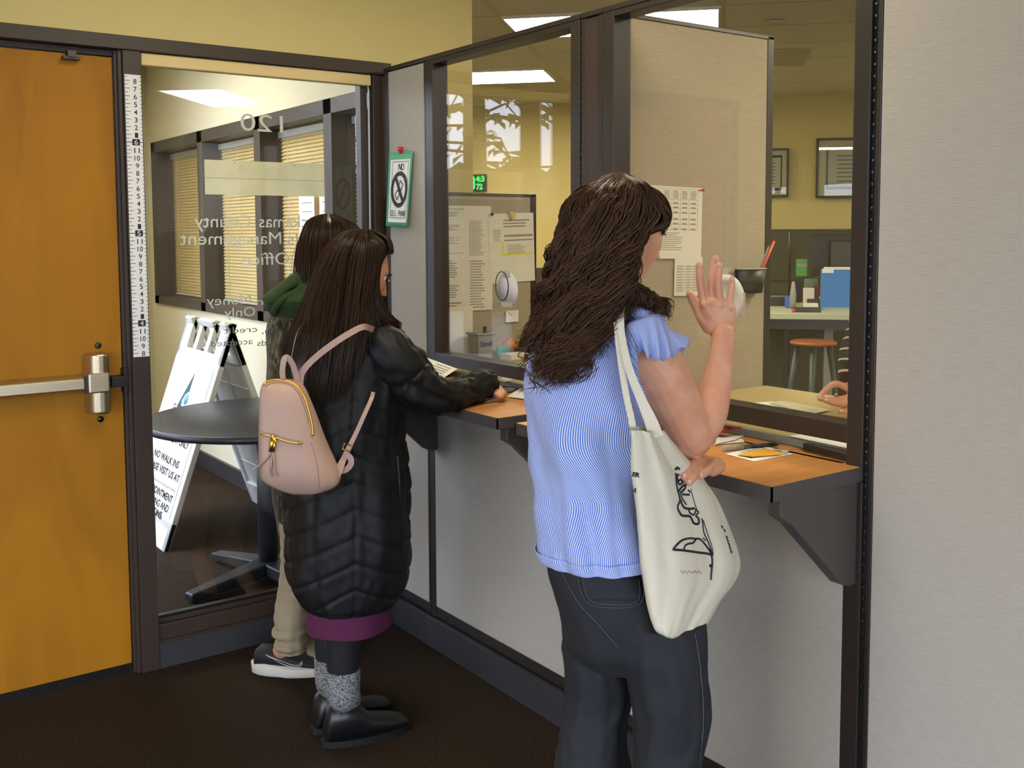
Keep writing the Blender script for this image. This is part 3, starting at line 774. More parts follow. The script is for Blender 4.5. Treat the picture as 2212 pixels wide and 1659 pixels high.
p = np.array([1.245, -.51, 1.0185]); m = MB(); m.box(p, p + (.10, .065, .012)); tag(m.build('note_pad', mat('yellow_pad', (216, 202, 70), .7), bevel=.001), 'small yellow note pad lying behind the left window rail', 'notepad')
sheet('envelope', 'cream slip propped under the left window rail beside the writing customer', 'paper', (1.04, -.46, 1.035), (.6, -.8, 0), (.1, .0, .99), .07, .035)

# speak-through discs on the glass
def speak_disc(label, px, py, rad, tape, metal):
    c = onx(px, py, .9495)
    t = thing('speaking_port', label, 'disc', c, 'discs taped on the service windows')
    m = MB()
    if metal:
        th = np.linspace(0, 2 * PI, 49)
        P = [[c + (-.004 - .010 * (1 - math.cos(a)) * 0, math.cos(k) * rr * rad, math.sin(k) * rr * rad) for k in th] for a, rr in ((0, 1.0), (0, .985), (0, .5), (0, .01))]
        m.lathe(c + (.0, 0, 0), [(rad, 0), (rad, .002), (rad * .9, .005), (rad * .6, .012), (rad * .55, .013), (.0005, .013)], 48, axis=(1, 0, 0))
        o = m.build('disc', mat('frosted_disc', (206, 202, 200), .45, alpha=.85), t)
        m = MB(); th = np.linspace(0, 2 * PI, 50); m.tube([c + (-.004, .62 * rad * math.cos(k) + rad * .45, .82 * rad * math.sin(k) + .01) for k in th], .0016, 6, cap=False); m.build('rim', M_blacks, t)
    else:
        m.lathe(c, [(rad, .0005), (rad, -.002), (rad * .93, -.006), (rad * .7, -.007), (rad * .66, -.004), (.0005, -.004)], 48, axis=(1, 0, 0)); m.build('disc', mat('white_disc', (214, 208, 192), .5), t)
    for (dy, dz, hy, hz) in tape:
        m = MB(); m.box(c + (-.003, dy - hy, dz - hz), c + (-.0012, dy + hy, dz + hz)); m.build('tape', mat('clear_tape', (196, 192, 176), .35, alpha=.7), t)
speak_disc('frosted disc with a thin dark rim taped to the left service window', 1096, 625, .058, [(.0, .052, .018, .008), (.0, -.05, .03, .008)], True)
speak_disc('round white disc taped to the right service window behind the raised hand', 1568, 645, .062, [(.012, .066, .022, .012), (-.058, -.012, .008, .03)], False)
m = MB(); c = ony(1105, 683, -.078); m.box(c + (-.032, -.006, -.024), c + (.032, 0, .024)); m.prism([c + (-.03, -.0065, .024), c + (.03, -.0065, .022), c + (.0, -.0075, .002)], (0, -.001, 0), 1)
tag(m.build('envelope', [M_paper2, M_paper]), 'small white envelope pinned low on the low tan panel', 'envelope')

# --- right service window, panel face y = -1.324
yF = -1.3245
L = []
for k in range(7): L.append((.12 + .135 * k, .40, .124 + .135 * k, .97, 1))
for v in (.97, .82, .76, .70, .63, .54, .475, .40): L.append((.0, v, .94, v + .004, 1))
for k in range(6):
    L += para(r, .14 + .135 * k, .235 + .135 * k, .835, .955, 7, 1, .5, .2)
    for v in (.765, .705, .635, .545, .48, .405): L.append((.15 + .135 * k, v, .225 + .135 * k, v + .018, 1))
L += para(r, .02, .8, .12, .38, 9, 3, .4, .4)
vert_sheet('price_list', 'printed fee table pinned to the tall tan panel beside the woman with wavy hair', 'paper', 1372, 400, 1515, 557, yF, L, [M_paper, M_ink, M_ink2, M_inkl], tilt=-.02)
L = []
for k in range(4): L.append((.08 + .27 * k, .1, .09 + .27 * k, .78, 1))
for k in range(10): L += [(.08, .1 + .075 * k, .93, .106 + .075 * k, 1)]; L += [(.1, .13 + .068 * k, .3, .15 + .068 * k, 1), (.4, .13 + .068 * k, .58, .15 + .068 * k, 1), (.66, .13 + .068 * k, .85, .15 + .068 * k, 1)]
vert_sheet('price_list', 'small printed table hanging under the large fee table', 'paper', 1457, 556, 1516, 637, yF + .0008, L, [M_paper, M_ink, M_ink2], tilt=-.02)
pin(ony(1511, 411, yF - .001), (.3, -1, 0), M_red, 'red push pin at the top corner of the fee table', .004, .016)
# wire pocket with orange pencil
a = ony(1587, 560, yF); b = ony(1640, 632, yF); cx_ = (a[0] + b[0]) / 2; hw = (b[0] - a[0]) / 2
t = thing('pencil_holder', 'black half round pencil pocket hung on the tall tan panel', 'holder', (cx_, yF, b[2]))
def half(w, d, z, n=12): return [(cx_ + w * math.cos(PI * k / n), yF - .001 - d * math.sin(PI * k / n), z) for k in range(n + 1)]
m = MB(); z0, z1 = ony(1610, 634, yF - .03)[2], ony(1610, 583, yF - .05)[2]
m.grid([half(hw * .86, .045, z0), half(hw, .058, z1), half(hw * .94, .052, z1), half(hw * .8, .04, z0 + .01)], 0, True, True, True); m.build('pocket', M_blacks, t)
m = MB(); m.tube(half(hw, .058, z1 + .002, 20), .0022, 6); m.build('rim', mat('silver_rim', (180, 180, 170), .4), t)
tp_ = ony(1672, 521, yF - .05); bt = np.array([cx_ + .005, yF - .035, z0 + .03])
m = MB(); m.tube([bt, tp_], .0042, 8); tag(m.build('pencil', mat('orange_plastic_pen', (232, 84, 34), .4)), 'bright orange pencil leaning out of the black pencil pocket', 'pencil')
m = MB(); m.tube([bt + (.0, .008, 0), ony(1662, 532, yF - .04)], .004, 8); tag(m.build('pen', M_cup), 'grey pen behind the orange pencil in the pocket', 'pen')

# --- no cell phone sign on the narrow panel
t = thing('no_phone_sign', 'green bordered no cell phone sign pinned to the narrow panel', 'sign', (.915, -.17, 1.6))
ty, bz = onx(864, 325, .915), onx(860, 490, .915)
yA, yB = onx(838, 400, .905)[1], onx(889, 400, .905)[1]
ztop, zbot = onx(864, 326, .905)[2], onx(858, 488, .905)[2]
def SG(u, v, l=0):   # u 0..1 left to right, v 0..1 bottom to top ; leans and curls a little
    y = yA + (yB - yA) * u + (1 - v) * .022; x = .912 - .006 * (1 - v) - .010 * u * u * (1 - v) - l
    return np.array([x, y, zbot + (ztop - zbot) * v - .006 * u])
m = MB(); n = 12
m.grid([[SG(i / n, j / n) for i in range(n + 1)] for j in range(n + 1)], 0, True)
m.build('green_backing', mat('green_card', (88, 172, 128), .7), t, solid=.0008)
m = MB(); m.grid([[SG(.10 + .84 * i / n, .06 + .84 * j / n, .0012) for i in range(n + 1)] for j in range(n + 1)], 0, True); m.build('white_sheet', M_paper2, t)
m = MB()
def seg(a, b, w, l=.0020):
    a = np.array(a, float); b = np.array(b, float); d = b - a; nrm = np.array([-d[1] * 1.9, d[0] / 1.9]); asp = np.array([1.0, .55])
    d2 = d * np.array([1, 1.8]); nn_ = np.array([-d2[1], d2[0]]); nn_ /= np.linalg.norm(nn_); nn_ = nn_ * asp * w / 2
    m.add([SG(*(a + nn_), l), SG(*(b + nn_), l), SG(*(b - nn_), l), SG(*(a - nn_), l)], [(0, 1, 2, 3)])
def loop(pts, w):
    for p, q in zip(pts, pts[1:]): seg(p, q, w)
loop([(.20, .87), (.88, .87), (.88, .12), (.18, .12), (.20, .87)], .012)
loop([(.47, .76), (.47, .84), (.57, .76), (.57, .84)], .03); loop([(.64 + .05 * math.cos(k), .80 + .04 * math.sin(k)) for k in np.linspace(0, 2 * PI, 13)], .025)
loop([(.54 + .32 * math.cos(k), .50 + .215 * math.sin(k)) for k in np.linspace(0, 2 * PI, 33)], .11)
seg((.36, .66), (.74, .33), .10)
loop([(.56, .62), (.70, .56), (.58, .46), (.50, .52), (.56, .62)], .03); loop([(.48, .50), (.56, .44), (.46, .36), (.36, .43), (.48, .50)], .03)
letters = {'C': [(.9, .8), (.5, 1), (.1, .7), (.1, .3), (.5, 0), (.9, .2)], 'E': [(.9, 1), (.1, 1), (.1, .5), (.8, .5), (.1, .5), (.1, 0), (.9, 0)], 'L': [(.1, 1), (.1, 0), (.9, 0)], 'P': [(.1, 0), (.1, 1), (.9, .95), (.9, .55), (.1, .5)], 'H': [(.1, 0), (.1, 1), (.1, .5), (.9, .5), (.9, 1), (.9, 0)], 'O': [(.1, .3), (.1, .7), (.5, 1), (.9, .7), (.9, .3), (.5, 0), (.1, .3)], 'N': [(.1, 0), (.1, 1), (.9, 0), (.9, 1)]}
u = .20
for ch in 'CELL PHONE':
    if ch != ' ': loop([(u + p[0] * .060, .145 + p[1] * .07) for p in letters[ch]], .016)
    u += .070
m.build('print', M_ink2, t)
pp = SG(.55, 1.0); m = MB(); m.lathe(pp + (0, 0, .004), [(.003, 0), (.006, .006), (.009, .012), (.009, .018)], 12, axis=(-1, -.1, .45)); m.lathe(pp + (-.004, 0, .006), [(.005, -.012), (.008, .0), (.010, .012)], 12, axis=(0, 0, 1))
tag(m.build('push_pin', M_red), 'red push pin holding the no cell phone sign', 'pin')

# --- on the counters
def flat(name, label, cat, pts_px, z, mats, th=.0008, lines=None, rough=None):
    P = [onz(px, py, z) for px, py in pts_px]
    m = MB(); m.prism(P, (0, 0, th))
    if lines:
        o = P[0]; ux = P[1] - P[0]; vx = P[-1] - P[0]
        for u0, v0, u1, v1, mi in lines: m.add([o + ux * a + vx * b + (0, 0, th + .0003) for a, b in ((u0, v0), (u1, v0), (u1, v1), (u0, v1))], [(0, 1, 2, 3)], mi)
    return tag(m.build(name, mats), label, cat)
flat('passport_form', 'white form under the passport photo on the right counter', 'paper', [(1567, 981), (1628, 997), (1713, 981), (1650, 963)], 1.0008, [M_paper2, M_ink], lines=para(r, .1, .8, .3, .9, 6))
ZP = 1.0018
m = MB(); A = [onz(*q, ZP) for q in ((1594, 983), (1622, 990), (1690, 980), (1652, 972))]; m.prism(A, (0, 0, .0006))
tag(m.build('passport_photo', mat('navy_photo', (50, 50, 76), .4)), 'dark photo card partly under the orange envelope', 'photo')
m = MB(); A = [onz(*q, 1.004) for q in ((1592, 983), (1625, 987), (1688, 982), (1650, 973))]; B = [p + (0, 0, .0008 + .006 * k) for k, p in zip((0, .6, 1, .5), A)]
m.add(A + B, [(0, 3, 2, 1), (4, 5, 6, 7), (0, 1, 5, 4), (1, 2, 6, 5), (2, 3, 7, 6), (3, 0, 4, 7)]); tag(m.build('coin_envelope', mat('orange_envelope', (240, 176, 50), .7)), 'small orange envelope lying on top of the white form', 'envelope')
t = thing('id_photo', 'small portrait photo sticking out of the orange envelope', 'photo', onz(1685, 975, 1.003))
m = MB(); A = [onz(*q, 1.0030) for q in ((1655, 977), (1697, 981), (1705, 974), (1668, 969))]; m.prism(A, (0, 0, .0006)); m.build('print', mat('photo_backing', (206, 206, 190), .4), t)
m = MB(); c = onz(1678, 975, 1.0040); m.lathe(c, [(.011, 0), (.011, .0003)], 20, 0); m.lathe(c + (-.002, -.003, .0003), [(.007, 0), (.007, .0003)], 20, 1); m.build('portrait', [M_blacks, mat('photo_skin', (226, 160, 120), .5)], t)
t = thing('pen', 'grey ballpoint pen lying on the right counter beside the orange envelope', 'pen', onz(1620, 965, 1.005))
a, b = onz(1568, 969, 1.006), onz(1683, 959, 1.006); mid = a + (b - a) * .45
m = MB(); m.tube([a, mid], .0055, 10); m.build('barrel', mat('olive_pen', (110, 108, 88), .35), t)
m = MB(); m.tube([mid, b - (b - a) * .05, b], [.0052, .0045, .002], 10); m.build('cap', M_blacks, t)
m = MB(); m.tube([a + (a - b) * .08, a + (b - a) * .3], .0078, 10); m.build('sleeve', mat('cellophane', (230, 220, 190), .15, alpha=.35), t)
flat('letter', 'top white letter of the small stack left of the pen', 'paper', [(1545, 960), (1548, 945), (1606, 941), (1590, 950)], 1.004, [M_paper2, M_ink])
flat('letter', 'lower white letter of the small stack left of the pen', 'paper', [(1540, 962), (1560, 948), (1604, 948), (1608, 955)], 1.0012, [M_paper2, M_ink])
flat('booklet', 'dark red booklet lying on the staff desk behind the raised elbow', 'booklet', [(1530, 930), (1560, 934), (1601, 925), (1550, 919)], 1.0192, [mat('dark_red_cover', (150, 40, 34), .5)], th=.004)
flat('document', 'white document at the right on the staff desk under the window rail', 'paper', [(1703, 942), (1850, 973), (1868, 945), (1760, 936)], 1.0192, [M_paper2, M_ink])
flat('document', 'white document the clerk is handling behind the glass', 'paper', [(1603, 872), (1655, 889), (1740, 896), (1668, 868)], 1.0192, [M_paper2, M_ink])
flat('document', 'pale patterned certificate lying over the white document behind the glass', 'paper', [(1662, 871), (1748, 896), (1795, 886), (1690, 866)], 1.0215, [mat('pale_green_certificate', (208, 206, 176), .7), M_ink], lines=[(.05, .1, .95, .14, 1), (.05, .86, .95, .9, 1)])
m = MB(); A = [onz(*q, 1.0008) for q in ((1735, 970), (1752, 966), (1850, 992), (1846, 1000))]; m.prism(A, (0, 0, .014)); tag(m.build('pen_tray', mat('smoke_plastic', (60, 52, 46), .3)), 'dark plastic tray at the right end of the counter under the window rail', 'tray')
# paper and folder in front of the woman in black
flat('folder', 'dark blue folder lying under the hand of the woman in the black coat', 'folder', [(1020, 868), (1050, 866), (1128, 838), (1095, 833)], 1.0008, [mat('navy_folder', (50, 56, 92), .5)], th=.003)
flat('form', 'white form lying half off the dark blue folder', 'paper', [(1096, 857), (1150, 864), (1170, 835), (1133, 832)], 1.0042, [M_paper2, M_ink])
flat('form', 'white form on the staff side under the left window rail', 'paper', [(1078, 822), (1090, 826), (1130, 814), (1096, 808)], 1.0192, [M_paper2, M_ink])

# ================================================================ BACK OFFICE
def far_rect(px0, py0, px1, py1, e):
    a = on_plane(px0, py0, E1, e); b = on_plane(px1, py1, E1, e)
    return a, b
def framed(label, px0, py0, px1, py1, ext):
    e = 6.43; a, b = far_rect(px0, py0, px1, py1, e)
    u0, u1 = sorted((a @ E2, b @ E2)); z1, z0 = a[2], b[2]
    if ext < 0: u0 += ext
    else: u1 += ext
    c = E1 * e + E2 * (u0 + u1) / 2 + np.array([0, 0, (z0 + z1) / 2]); w, h = (u1 - u0) / 2, (z1 - z0) / 2
    t = thing('framed_certificate', label, 'picture', c, 'certificates on the far office wall')
    m = MB()
    for s in (-1, 1):
        m.obox(c + E2 * s * (w - .01), E1, E2, (0, 0, 1), .014, .01, h); m.obox(c + (0, 0, s * (h - .01)), E1, E2, (0, 0, 1), .014, w, .01)
    m.build('picture_frame', M_blacks, t)
    m = MB(); m.obox(c + E1 * .004, E1, E2, (0, 0, 1), .004, w - .015, h - .015, 0); m.obox(c - E1 * .001, E1, E2, (0, 0, 1), .002, w * .72, h * .72, 1); m.obox(c - E1 * .003, E1, E2, (0, 0, 1), .002, w * .66, h * .62, 2)
    for k in range(7): m.obox(c - E1 * .0055 + np.array([0, 0, h * (.4 - .14 * k)]), E1, E2, (0, 0, 1), .0008, w * .42, h * .018, 1)
    m.build('mat_and_print', [mat('cream_mat', (190, 184, 144), .7), M_ink2 if ext < 0 else mat('slate_mat', (96, 102, 104), .7), mat('certificate_paper', (186, 182, 160), .7)], t)
    m = MB(); m.obox(c - E1 * .009, E1, E2, (0, 0, 1), .001, w - .015, h - .015); m.build('glass', M_glass, t)
framed('smaller framed certificate at the left on the far office wall', 1655, 321, 1703, 426, -.22)
framed('larger framed certificate at the right on the far office wall', 1764, 299, 1850, 427, .26)
# clock
a, b = far_rect(1006, 377, 1051, 413, 6.43); c = (a + b) / 2; w = abs((b - a) @ E2) / 2; h = (a[2] - b[2]) / 2
t = thing('digital_clock', 'black digital wall clock with glowing green digits', 'clock', c)
m = MB(); m.obox(c, E1, E2, (0, 0, 1), .015, w, h); m.build('clock_case', M_blacks, t, bevel=.003)
m = MB(); V3 = np.array([0, 0, 1.0]); o0 = c - E1 * .0165
add_text(m, '8', o0 + E2 * (-.055) - V3 * .058, E2, V3, .115, 0, width=.05, weight=.03); add_text(m, '4:3', o0 + E2 * .0 + V3 * .012, E2, V3, .05, 0, width=.085, weight=.03); add_text(m, '72', o0 + E2 * .006 - V3 * .062, E2, V3, .05, 0, width=.06, weight=.03)
m.build('digits', mat('green_led', (20, 240, 90), .5, emis=(20, 255, 90), estr=1.6), t)
# cubicle wall, worktable
def e12(a, b, z): return E1 * a + E2 * b + np.array([0, 0, z])
def ebox(m, a0, a1, b0, b1, z0, z1, mi=0):
    m.obox(e12((a0 + a1) / 2, (b0 + b1) / 2, (z0 + z1) / 2), E1, E2, (0, 0, 1), abs(a1 - a0) / 2, abs(b1 - b0) / 2, abs(z1 - z0) / 2, mi)
def b_of(px, e): return on_plane(px, 600, E1, e) @ E2
eW = 6.20
bl_, bs, br_ = b_of(1600, eW), b_of(1706, eW), b_of(1990, eW)
zT = on_plane(1740, 495, E1, eW)[2]
for b0_, b1_, lab in ((bl_, bs, 'dark brown cubicle panel left of the seam behind the worktable'), (bs, br_, 'dark brown cubicle panel right of the seam behind the computer monitor')):
    t = thing('cubicle_panel', lab, 'partition', e12(eW, b0_, 0), 'dark cubicle panels in the back office')
    b1_ -= .004; m = MB(); ebox(m, eW, eW + .05, b0_ + .01, b1_ - .01, .1, zT - .02); m.build('fabric', M_dkfab, t)
    m = MB(); ebox(m, eW - .005, eW + .055, b0_, b1_, zT - .02, zT); ebox(m, eW - .005, eW + .055, b0_, b0_ + .015, 0, zT); ebox(m, eW - .006, eW + .055, b0_, b1_, 1.08, 1.10); ebox(m, eW - .005, eW + .055, b0_, b1_, 0, .1); m.build('panel_frame', M_frame2, t)
b0_, b1_ = b_of(1142, eW), b_of(1590, eW); zL = on_plane(1160, 579, E1, eW)[2]
t = thing('cubicle_panel', 'low dark cubicle panel seen between the papers and the wavy hair', 'partition', e12(eW, b0_, 0))
m = MB(); ebox(m, eW, eW + .05, b0_, b1_, 0, zL); m.build('fabric', M_dkfab, t)
zt_ = .96; eF, eB = 4.13, 6.18
ws, we = b_of(1560, 4.6), b_of(1960, 4.6)
t = thing('worktable', 'large pale green worktable with metal legs in the back office', 'table', e12(4.2, ws, 0))
m = MB(); ebox(m, eF, eB, ws, we, zt_ - .045, zt_); m.build('table_top', M_green, t, bevel=.006)
m = MB(); ebox(m, eF + .10, eF + .13, ws, we, zt_ - .12, zt_ - .045); m.build('apron', M_dsteel, t)
for px, mt in ((1700, M_frame2), (1792, mat('grey_leg_metal', (128, 120, 116), .5))):
    bb = b_of(px, eF + .2); m = MB(); ebox(m, eF + .18, eF + .23, bb - (.012 if px == 1700 else .03), bb + (.012 if px == 1700 else .03), 0, zt_ - .045); m.build('leg', mt, t)
for bb in (ws + .05, we - .05): m = MB(); ebox(m, eF + .1, eF + .15, bb - .02, bb + .02, 0, zt_ - .045); m.build('leg', M_frame2, t)
# stool
c = at(1757, 730, 6.75); c[2] = 0; zs = at(1757, 736, 6.75)[2]
t = thing('bar_stool', 'round stool with a red brown wooden seat and dark legs in the back office', 'stool', c)
m = MB(); m.lathe(c + (0, 0, zs - .03), [(.13, 0), (.15, .006), (.152, .02), (.14, .03), (.0005, .028)], 32); m.build('seat', M_seatwood, t)
M_leg = mat('dark_green_paint', (44, 56, 58), .5)
ft = []
for k in range(4):
    a_ = .62 + k * PI / 2; d_ = np.array([math.cos(a_), math.sin(a_), 0]); top = c + d_ * .10 + (0, 0, zs - .03); bot = c + d_ * .215
    m = MB(); m.tube([bot, top], [.016, .019], 10); m.build('leg', M_leg, t); ft.append((bot, top))
m = MB()
for k in range(4):
    f = .38 + .04 * (k % 2); p = ft[k][0] * (1 - f) + ft[k][1] * f; q = ft[(k + 1) % 4][0] * (1 - f) + ft[(k + 1) % 4][1] * f; m.tube([p, q], .011, 8)
m.build('rung', M_leg, t)
# things on the worktable (each standing on z = .96)
def on_table(px, e): b = b_of(px, e); return b
e = 4.75
b0_, b1_ = b_of(1773, e), b_of(1862, e); zt2 = on_plane(1800, 578, E1, e)[2]
t = thing('blue_folder', 'bright blue hanging folder standing on the worktable', 'folder', e12(e, b0_, zt_))
m = MB(); ebox(m, e - .012, e + .012, b0_, b1_, zt_ + .001, zt2 - .012); m.build('folder_body', mat('bright_blue_card', (52, 122, 200), .6), t)
m = MB(); ebox(m, e - .014, e + .014, b0_ + .02, b1_, zt2 - .014, zt2 + .004); ebox(m, e - .016, e + .014, b0_ + .008, b0_ + .09, zt2 - .04, zt2 - .010); m.build('white_tab', M_white, t)
e = 5.2
t = thing('computer_monitor', 'black computer monitor seen from behind on the worktable', 'monitor', e12(e, b_of(1790, e), zt_))
A = lambda px, py, ee: on_plane(px, py, E1, ee)
bL, bR = b_of(1748, e), b_of(1850, e); zt3, zb3 = A(1760, 506, e)[2], A(1760, 596, e)[2]
m = MB(); m.prism([e12(e - .06, bL, zb3), e12(e - .06, bL, zt3), e12(e + .02, bL + .05, zt3 - .01), e12(e + .02, bL + .05, zb3 + .02)], E2 * (bR - bL) + E1 * .05); m.build('screen_housing', M_blacks, t, bevel=.01)
m = MB(); bm = (bL + bR) / 2 + .05; ebox(m, e - .10, e - .05, bm - .08, bm + .08, zb3 + .03, zt3 - .05); m.build('back_cover', mat('dark_brown_plastic', (46, 32, 24), .4), t, bevel=.01)
m = MB(); ebox(m, e - .04, e + .02, bm - .04, bm + .04, zt_, zb3 + .04); ebox(m, e - .12, e + .12, bm - .14, bm + .14, zt_, zt_ + .02); m.build('stand', M_blacks, t, bevel=.004)
e = 5.3; b0_, b1_ = b_of(1720, e), b_of(1742, e)
t = thing('tissue_box', 'green carton with a grey band standing left of the monitor', 'box', e12(e, b0_, zt_))
zA, zB = A(1730, 560, e)[2], A(1730, 596, e)[2]
m = MB(); ebox(m, e - .05, e + .05, b0_, b1_, zB, zA); m.build('carton', mat('bright_green_card', (84, 160, 70), .6), t)
m = MB(); ebox(m, e - .052, e + .052, b0_ + .002, b1_ - .002, zA - .06, zA - .035); m.build('grey_band', M_cup, t)
m = MB(); ebox(m, e - .05, e + .05, b0_ - .005, b1_ + .01, zt_, zB); m.build('stand', M_dsteel, t)
def small(name, label, cat, px0, px1, py0, e, col, z0=zt_, d=.04, rough=.5):
    b0, b1 = b_of(px0, e), b_of(px1, e); z1 = A((px0 + px1) / 2, py0, e)[2]
    m = MB(); ebox(m, e - d, e + d, b0, b1, z0 + .001, max(z1, z0 + .012)); return tag(m.build(name, mat(name + '_' + cat, col, rough), bevel=.004), label, cat)
small('card_holder', 'white card holder standing between the green carton and the blue folder', 'holder', 1736, 1759, 622, 4.85, (214, 206, 192))
small('hole_punch', 'black hole punch in front of the white card holder', 'punch', 1745, 1772, 646, 4.55, (30, 28, 28))
small('stapler', 'black stapler with a blue button left on the worktable', 'stapler', 1664, 1700, 642, 4.85, (34, 34, 34))
small('date_stamp', 'blue capped stamp beside the black stapler', 'stamp', 1697, 1705, 640, 4.66, (60, 90, 220))
small('pen_box', 'long black pen box with red caps at the front of the worktable', 'box', 1712, 1774, 664, 4.25, (46, 42, 46), d=.03)
small('white_pad', 'white pad behind the long black pen box', 'notepad', 1738, 1768, 655, 4.42, (216, 212, 200))
small('red_book', 'dark red book upright between white holder and blue folder', 'book', 1760, 1769, 616, 4.9, (120, 36, 34))
small('paper_roll', 'green paper roll lying below the monitor', 'roll', 1738, 1766, 602, 5.0, (100, 116, 96), z0=1.0)
bb = b_of(1714, 4.6); m = MB(); m.lathe(e12(4.6, bb, zt_), [(.022, 0), (.022, .12), (.016, .15), (.012, .19), (.004, .20)], 16); tag(m.build('spray_bottle', mat('grey_bottle_plastic', (150, 152, 152), .4)), 'slim grey bottle standing beside the stapler', 'bottle')
m = MB(); m.ball(e12(4.21, b_of(1716, 4.2), zt_ + .014), .014, 10, 8); tag(m.build('round_stamp', M_red), 'round red stamp handle at the front of the worktable', 'stamp')
# ceiling fittings
c = onz(1674, 47, 2.735); m = MB(); m.lathe(c, [(.055, .0), (.065, -.006), (.052, -.012), (.0005, -.014)], 32); tag(m.build('smoke_detector', mat('ceiling_fitting', (214, 206, 180), .7)), 'round smoke detector on the office ceiling', 'detector')
P = [onz(*q, 2.737) for q in ((1648, 107), (1753, 107), (1735, 141), (1648, 141))]; m = MB(); m.prism(P, (0, 0, -.006)); tag(m.build('ceiling_vent', mat('vent_grey', (196, 188, 158), .8)), 'flat square vent panel in the office ceiling', 'vent')
m = MB(); c = e12(6.44, b_of(1757, 6.44), .42); m.obox(c, E1, E2, (0, 0, 1), .004, .04, .06); tag(m.build('wall_outlet', M_white), 'white wall outlet behind the stool', 'outlet')

# ================================================================ PEOPLE
def bake(o, mods):
    """apply modifiers given as (type, settings) and keep the result as the mesh of o"""
    for ty, kw in mods:
        md = o.modifiers.new(ty.lower(), ty)
        for k, v in kw.items(): setattr(md, k, v)
    dg = bpy.context.evaluated_depsgraph_get(); dg.update()
    me = bpy.data.meshes.new_from_object(o.evaluated_get(dg))
    old = o.data; o.modifiers.clear(); o.data = me; me.name = o.name; bpy.data.meshes.remove(old)
    me.polygons.foreach_set('use_smooth', [True] * len(me.polygons))
    return o
def catmull(P, n):
    """resample control rows (k x d) into n rows with a smooth curve"""
    P = np.asarray(P, float); k = len(P)
    t = np.linspace(0, k - 1, n); i = np.clip(t.astype(int), 0, k - 2); f = (t - i)[:, None]
    p0 = P[np.clip(i - 1, 0, k - 1)]; p1 = P[i]; p2 = P[i + 1]; p3 = P[np.clip(i + 2, 0, k - 1)]
    return .5 * ((2 * p1) + (-p0 + p2) * f + (2 * p0 - 5 * p1 + 4 * p2 - p3) * f ** 2 + (-p0 + 3 * p1 - 3 * p2 + p3) * f ** 3)
def chain(m, pts, rad, n=18, flat=1.0, upv=None, k=None, mi=0):
    """tapered limb through points with rounded ends"""
    pts = np.array(pts, float); rad = np.array(rad, float)
    k = k or len(pts) * 5
    Q = catmull(np.hstack([pts, rad[:, None]]), k); p, r = Q[:, :3], Q[:, 3]
    d0 = p[0] - p[1]; d0 /= np.linalg.norm(d0); d1 = p[-1] - p[-2]; d1 /= np.linalg.norm(d1)
    A = [p[0] + d0 * r[0] * s for s in (.98, .85, .5)]; ra = [r[0] * .2, r[0] * .55, r[0] * .87]
    B = [p[-1] + d1 * r[-1] * s for s in (.5, .85, .98)]; rb = [r[-1] * .87, r[-1] * .55, r[-1] * .2]
    m.tube(np.vstack([A, p, B]), np.concatenate([ra, r, rb]), n, mi, True, flat, upv)
def rows_loft(rows, D, nrow=80, ncol=96, disp=None, rot=0.0, sup=2.0, skew=0.0, x0=0.0):
    """rows: (py, pxL, pxR, half depth m, depth offset m) -> rings[nrow][ncol][3], plus u, v lengths"""
    Q = catmull(np.array(rows, float), nrow); rings = []; uv = []
    th = np.arange(ncol) * 2 * PI / ncol
    for i, (py, xl, xr, b, db) in enumerate(Q):
        dd = D + db; c = at((xl + xr) / 2, py, dd); a = (xr - xl) / 2 * dd / F_PX
        ct, st = np.cos(th), np.sin(th)
        if sup != 2.0:
            ct = np.sign(ct) * np.abs(ct) ** (2 / sup); st = np.sign(st) * np.abs(st) ** (2 / sup)
        R = c + np.outer(ct * a, HR) + np.outer(st * b, HF)
        if skew:
            xs = (xl + xr) / 2 + ct * (xr - xl) / 2
            R = np.array([at(x, py, dd + skew * (x - x0) * .00092) for x in xs]) + np.outer(st * b, HF)
        nrm = np.outer(ct / max(a, .02), HR) + np.outer(st / max(b, .02), HF); nrm /= np.linalg.norm(nrm, axis=1)[:, None] + 1e-9
        if disp is not None:
            dv = np.array([disp(t_, i / (nrow - 1), c[2]) for t_ in th]); R = R + nrm * dv[:, None]
        rings.append(R)
        per = 2 * PI * math.sqrt((a * a + b * b) / 2)
        uv.append(np.stack([th / (2 * PI) * per, np.full(ncol, c[2])], 1))
    return np.array(rings), np.array(uv)
def fold_noise(seed, fx, fz, amp):
    def f(p): return amp * noise.noise(Vector((p[0] * fx + seed, p[1] * fx, p[2] * fz)))
    return f

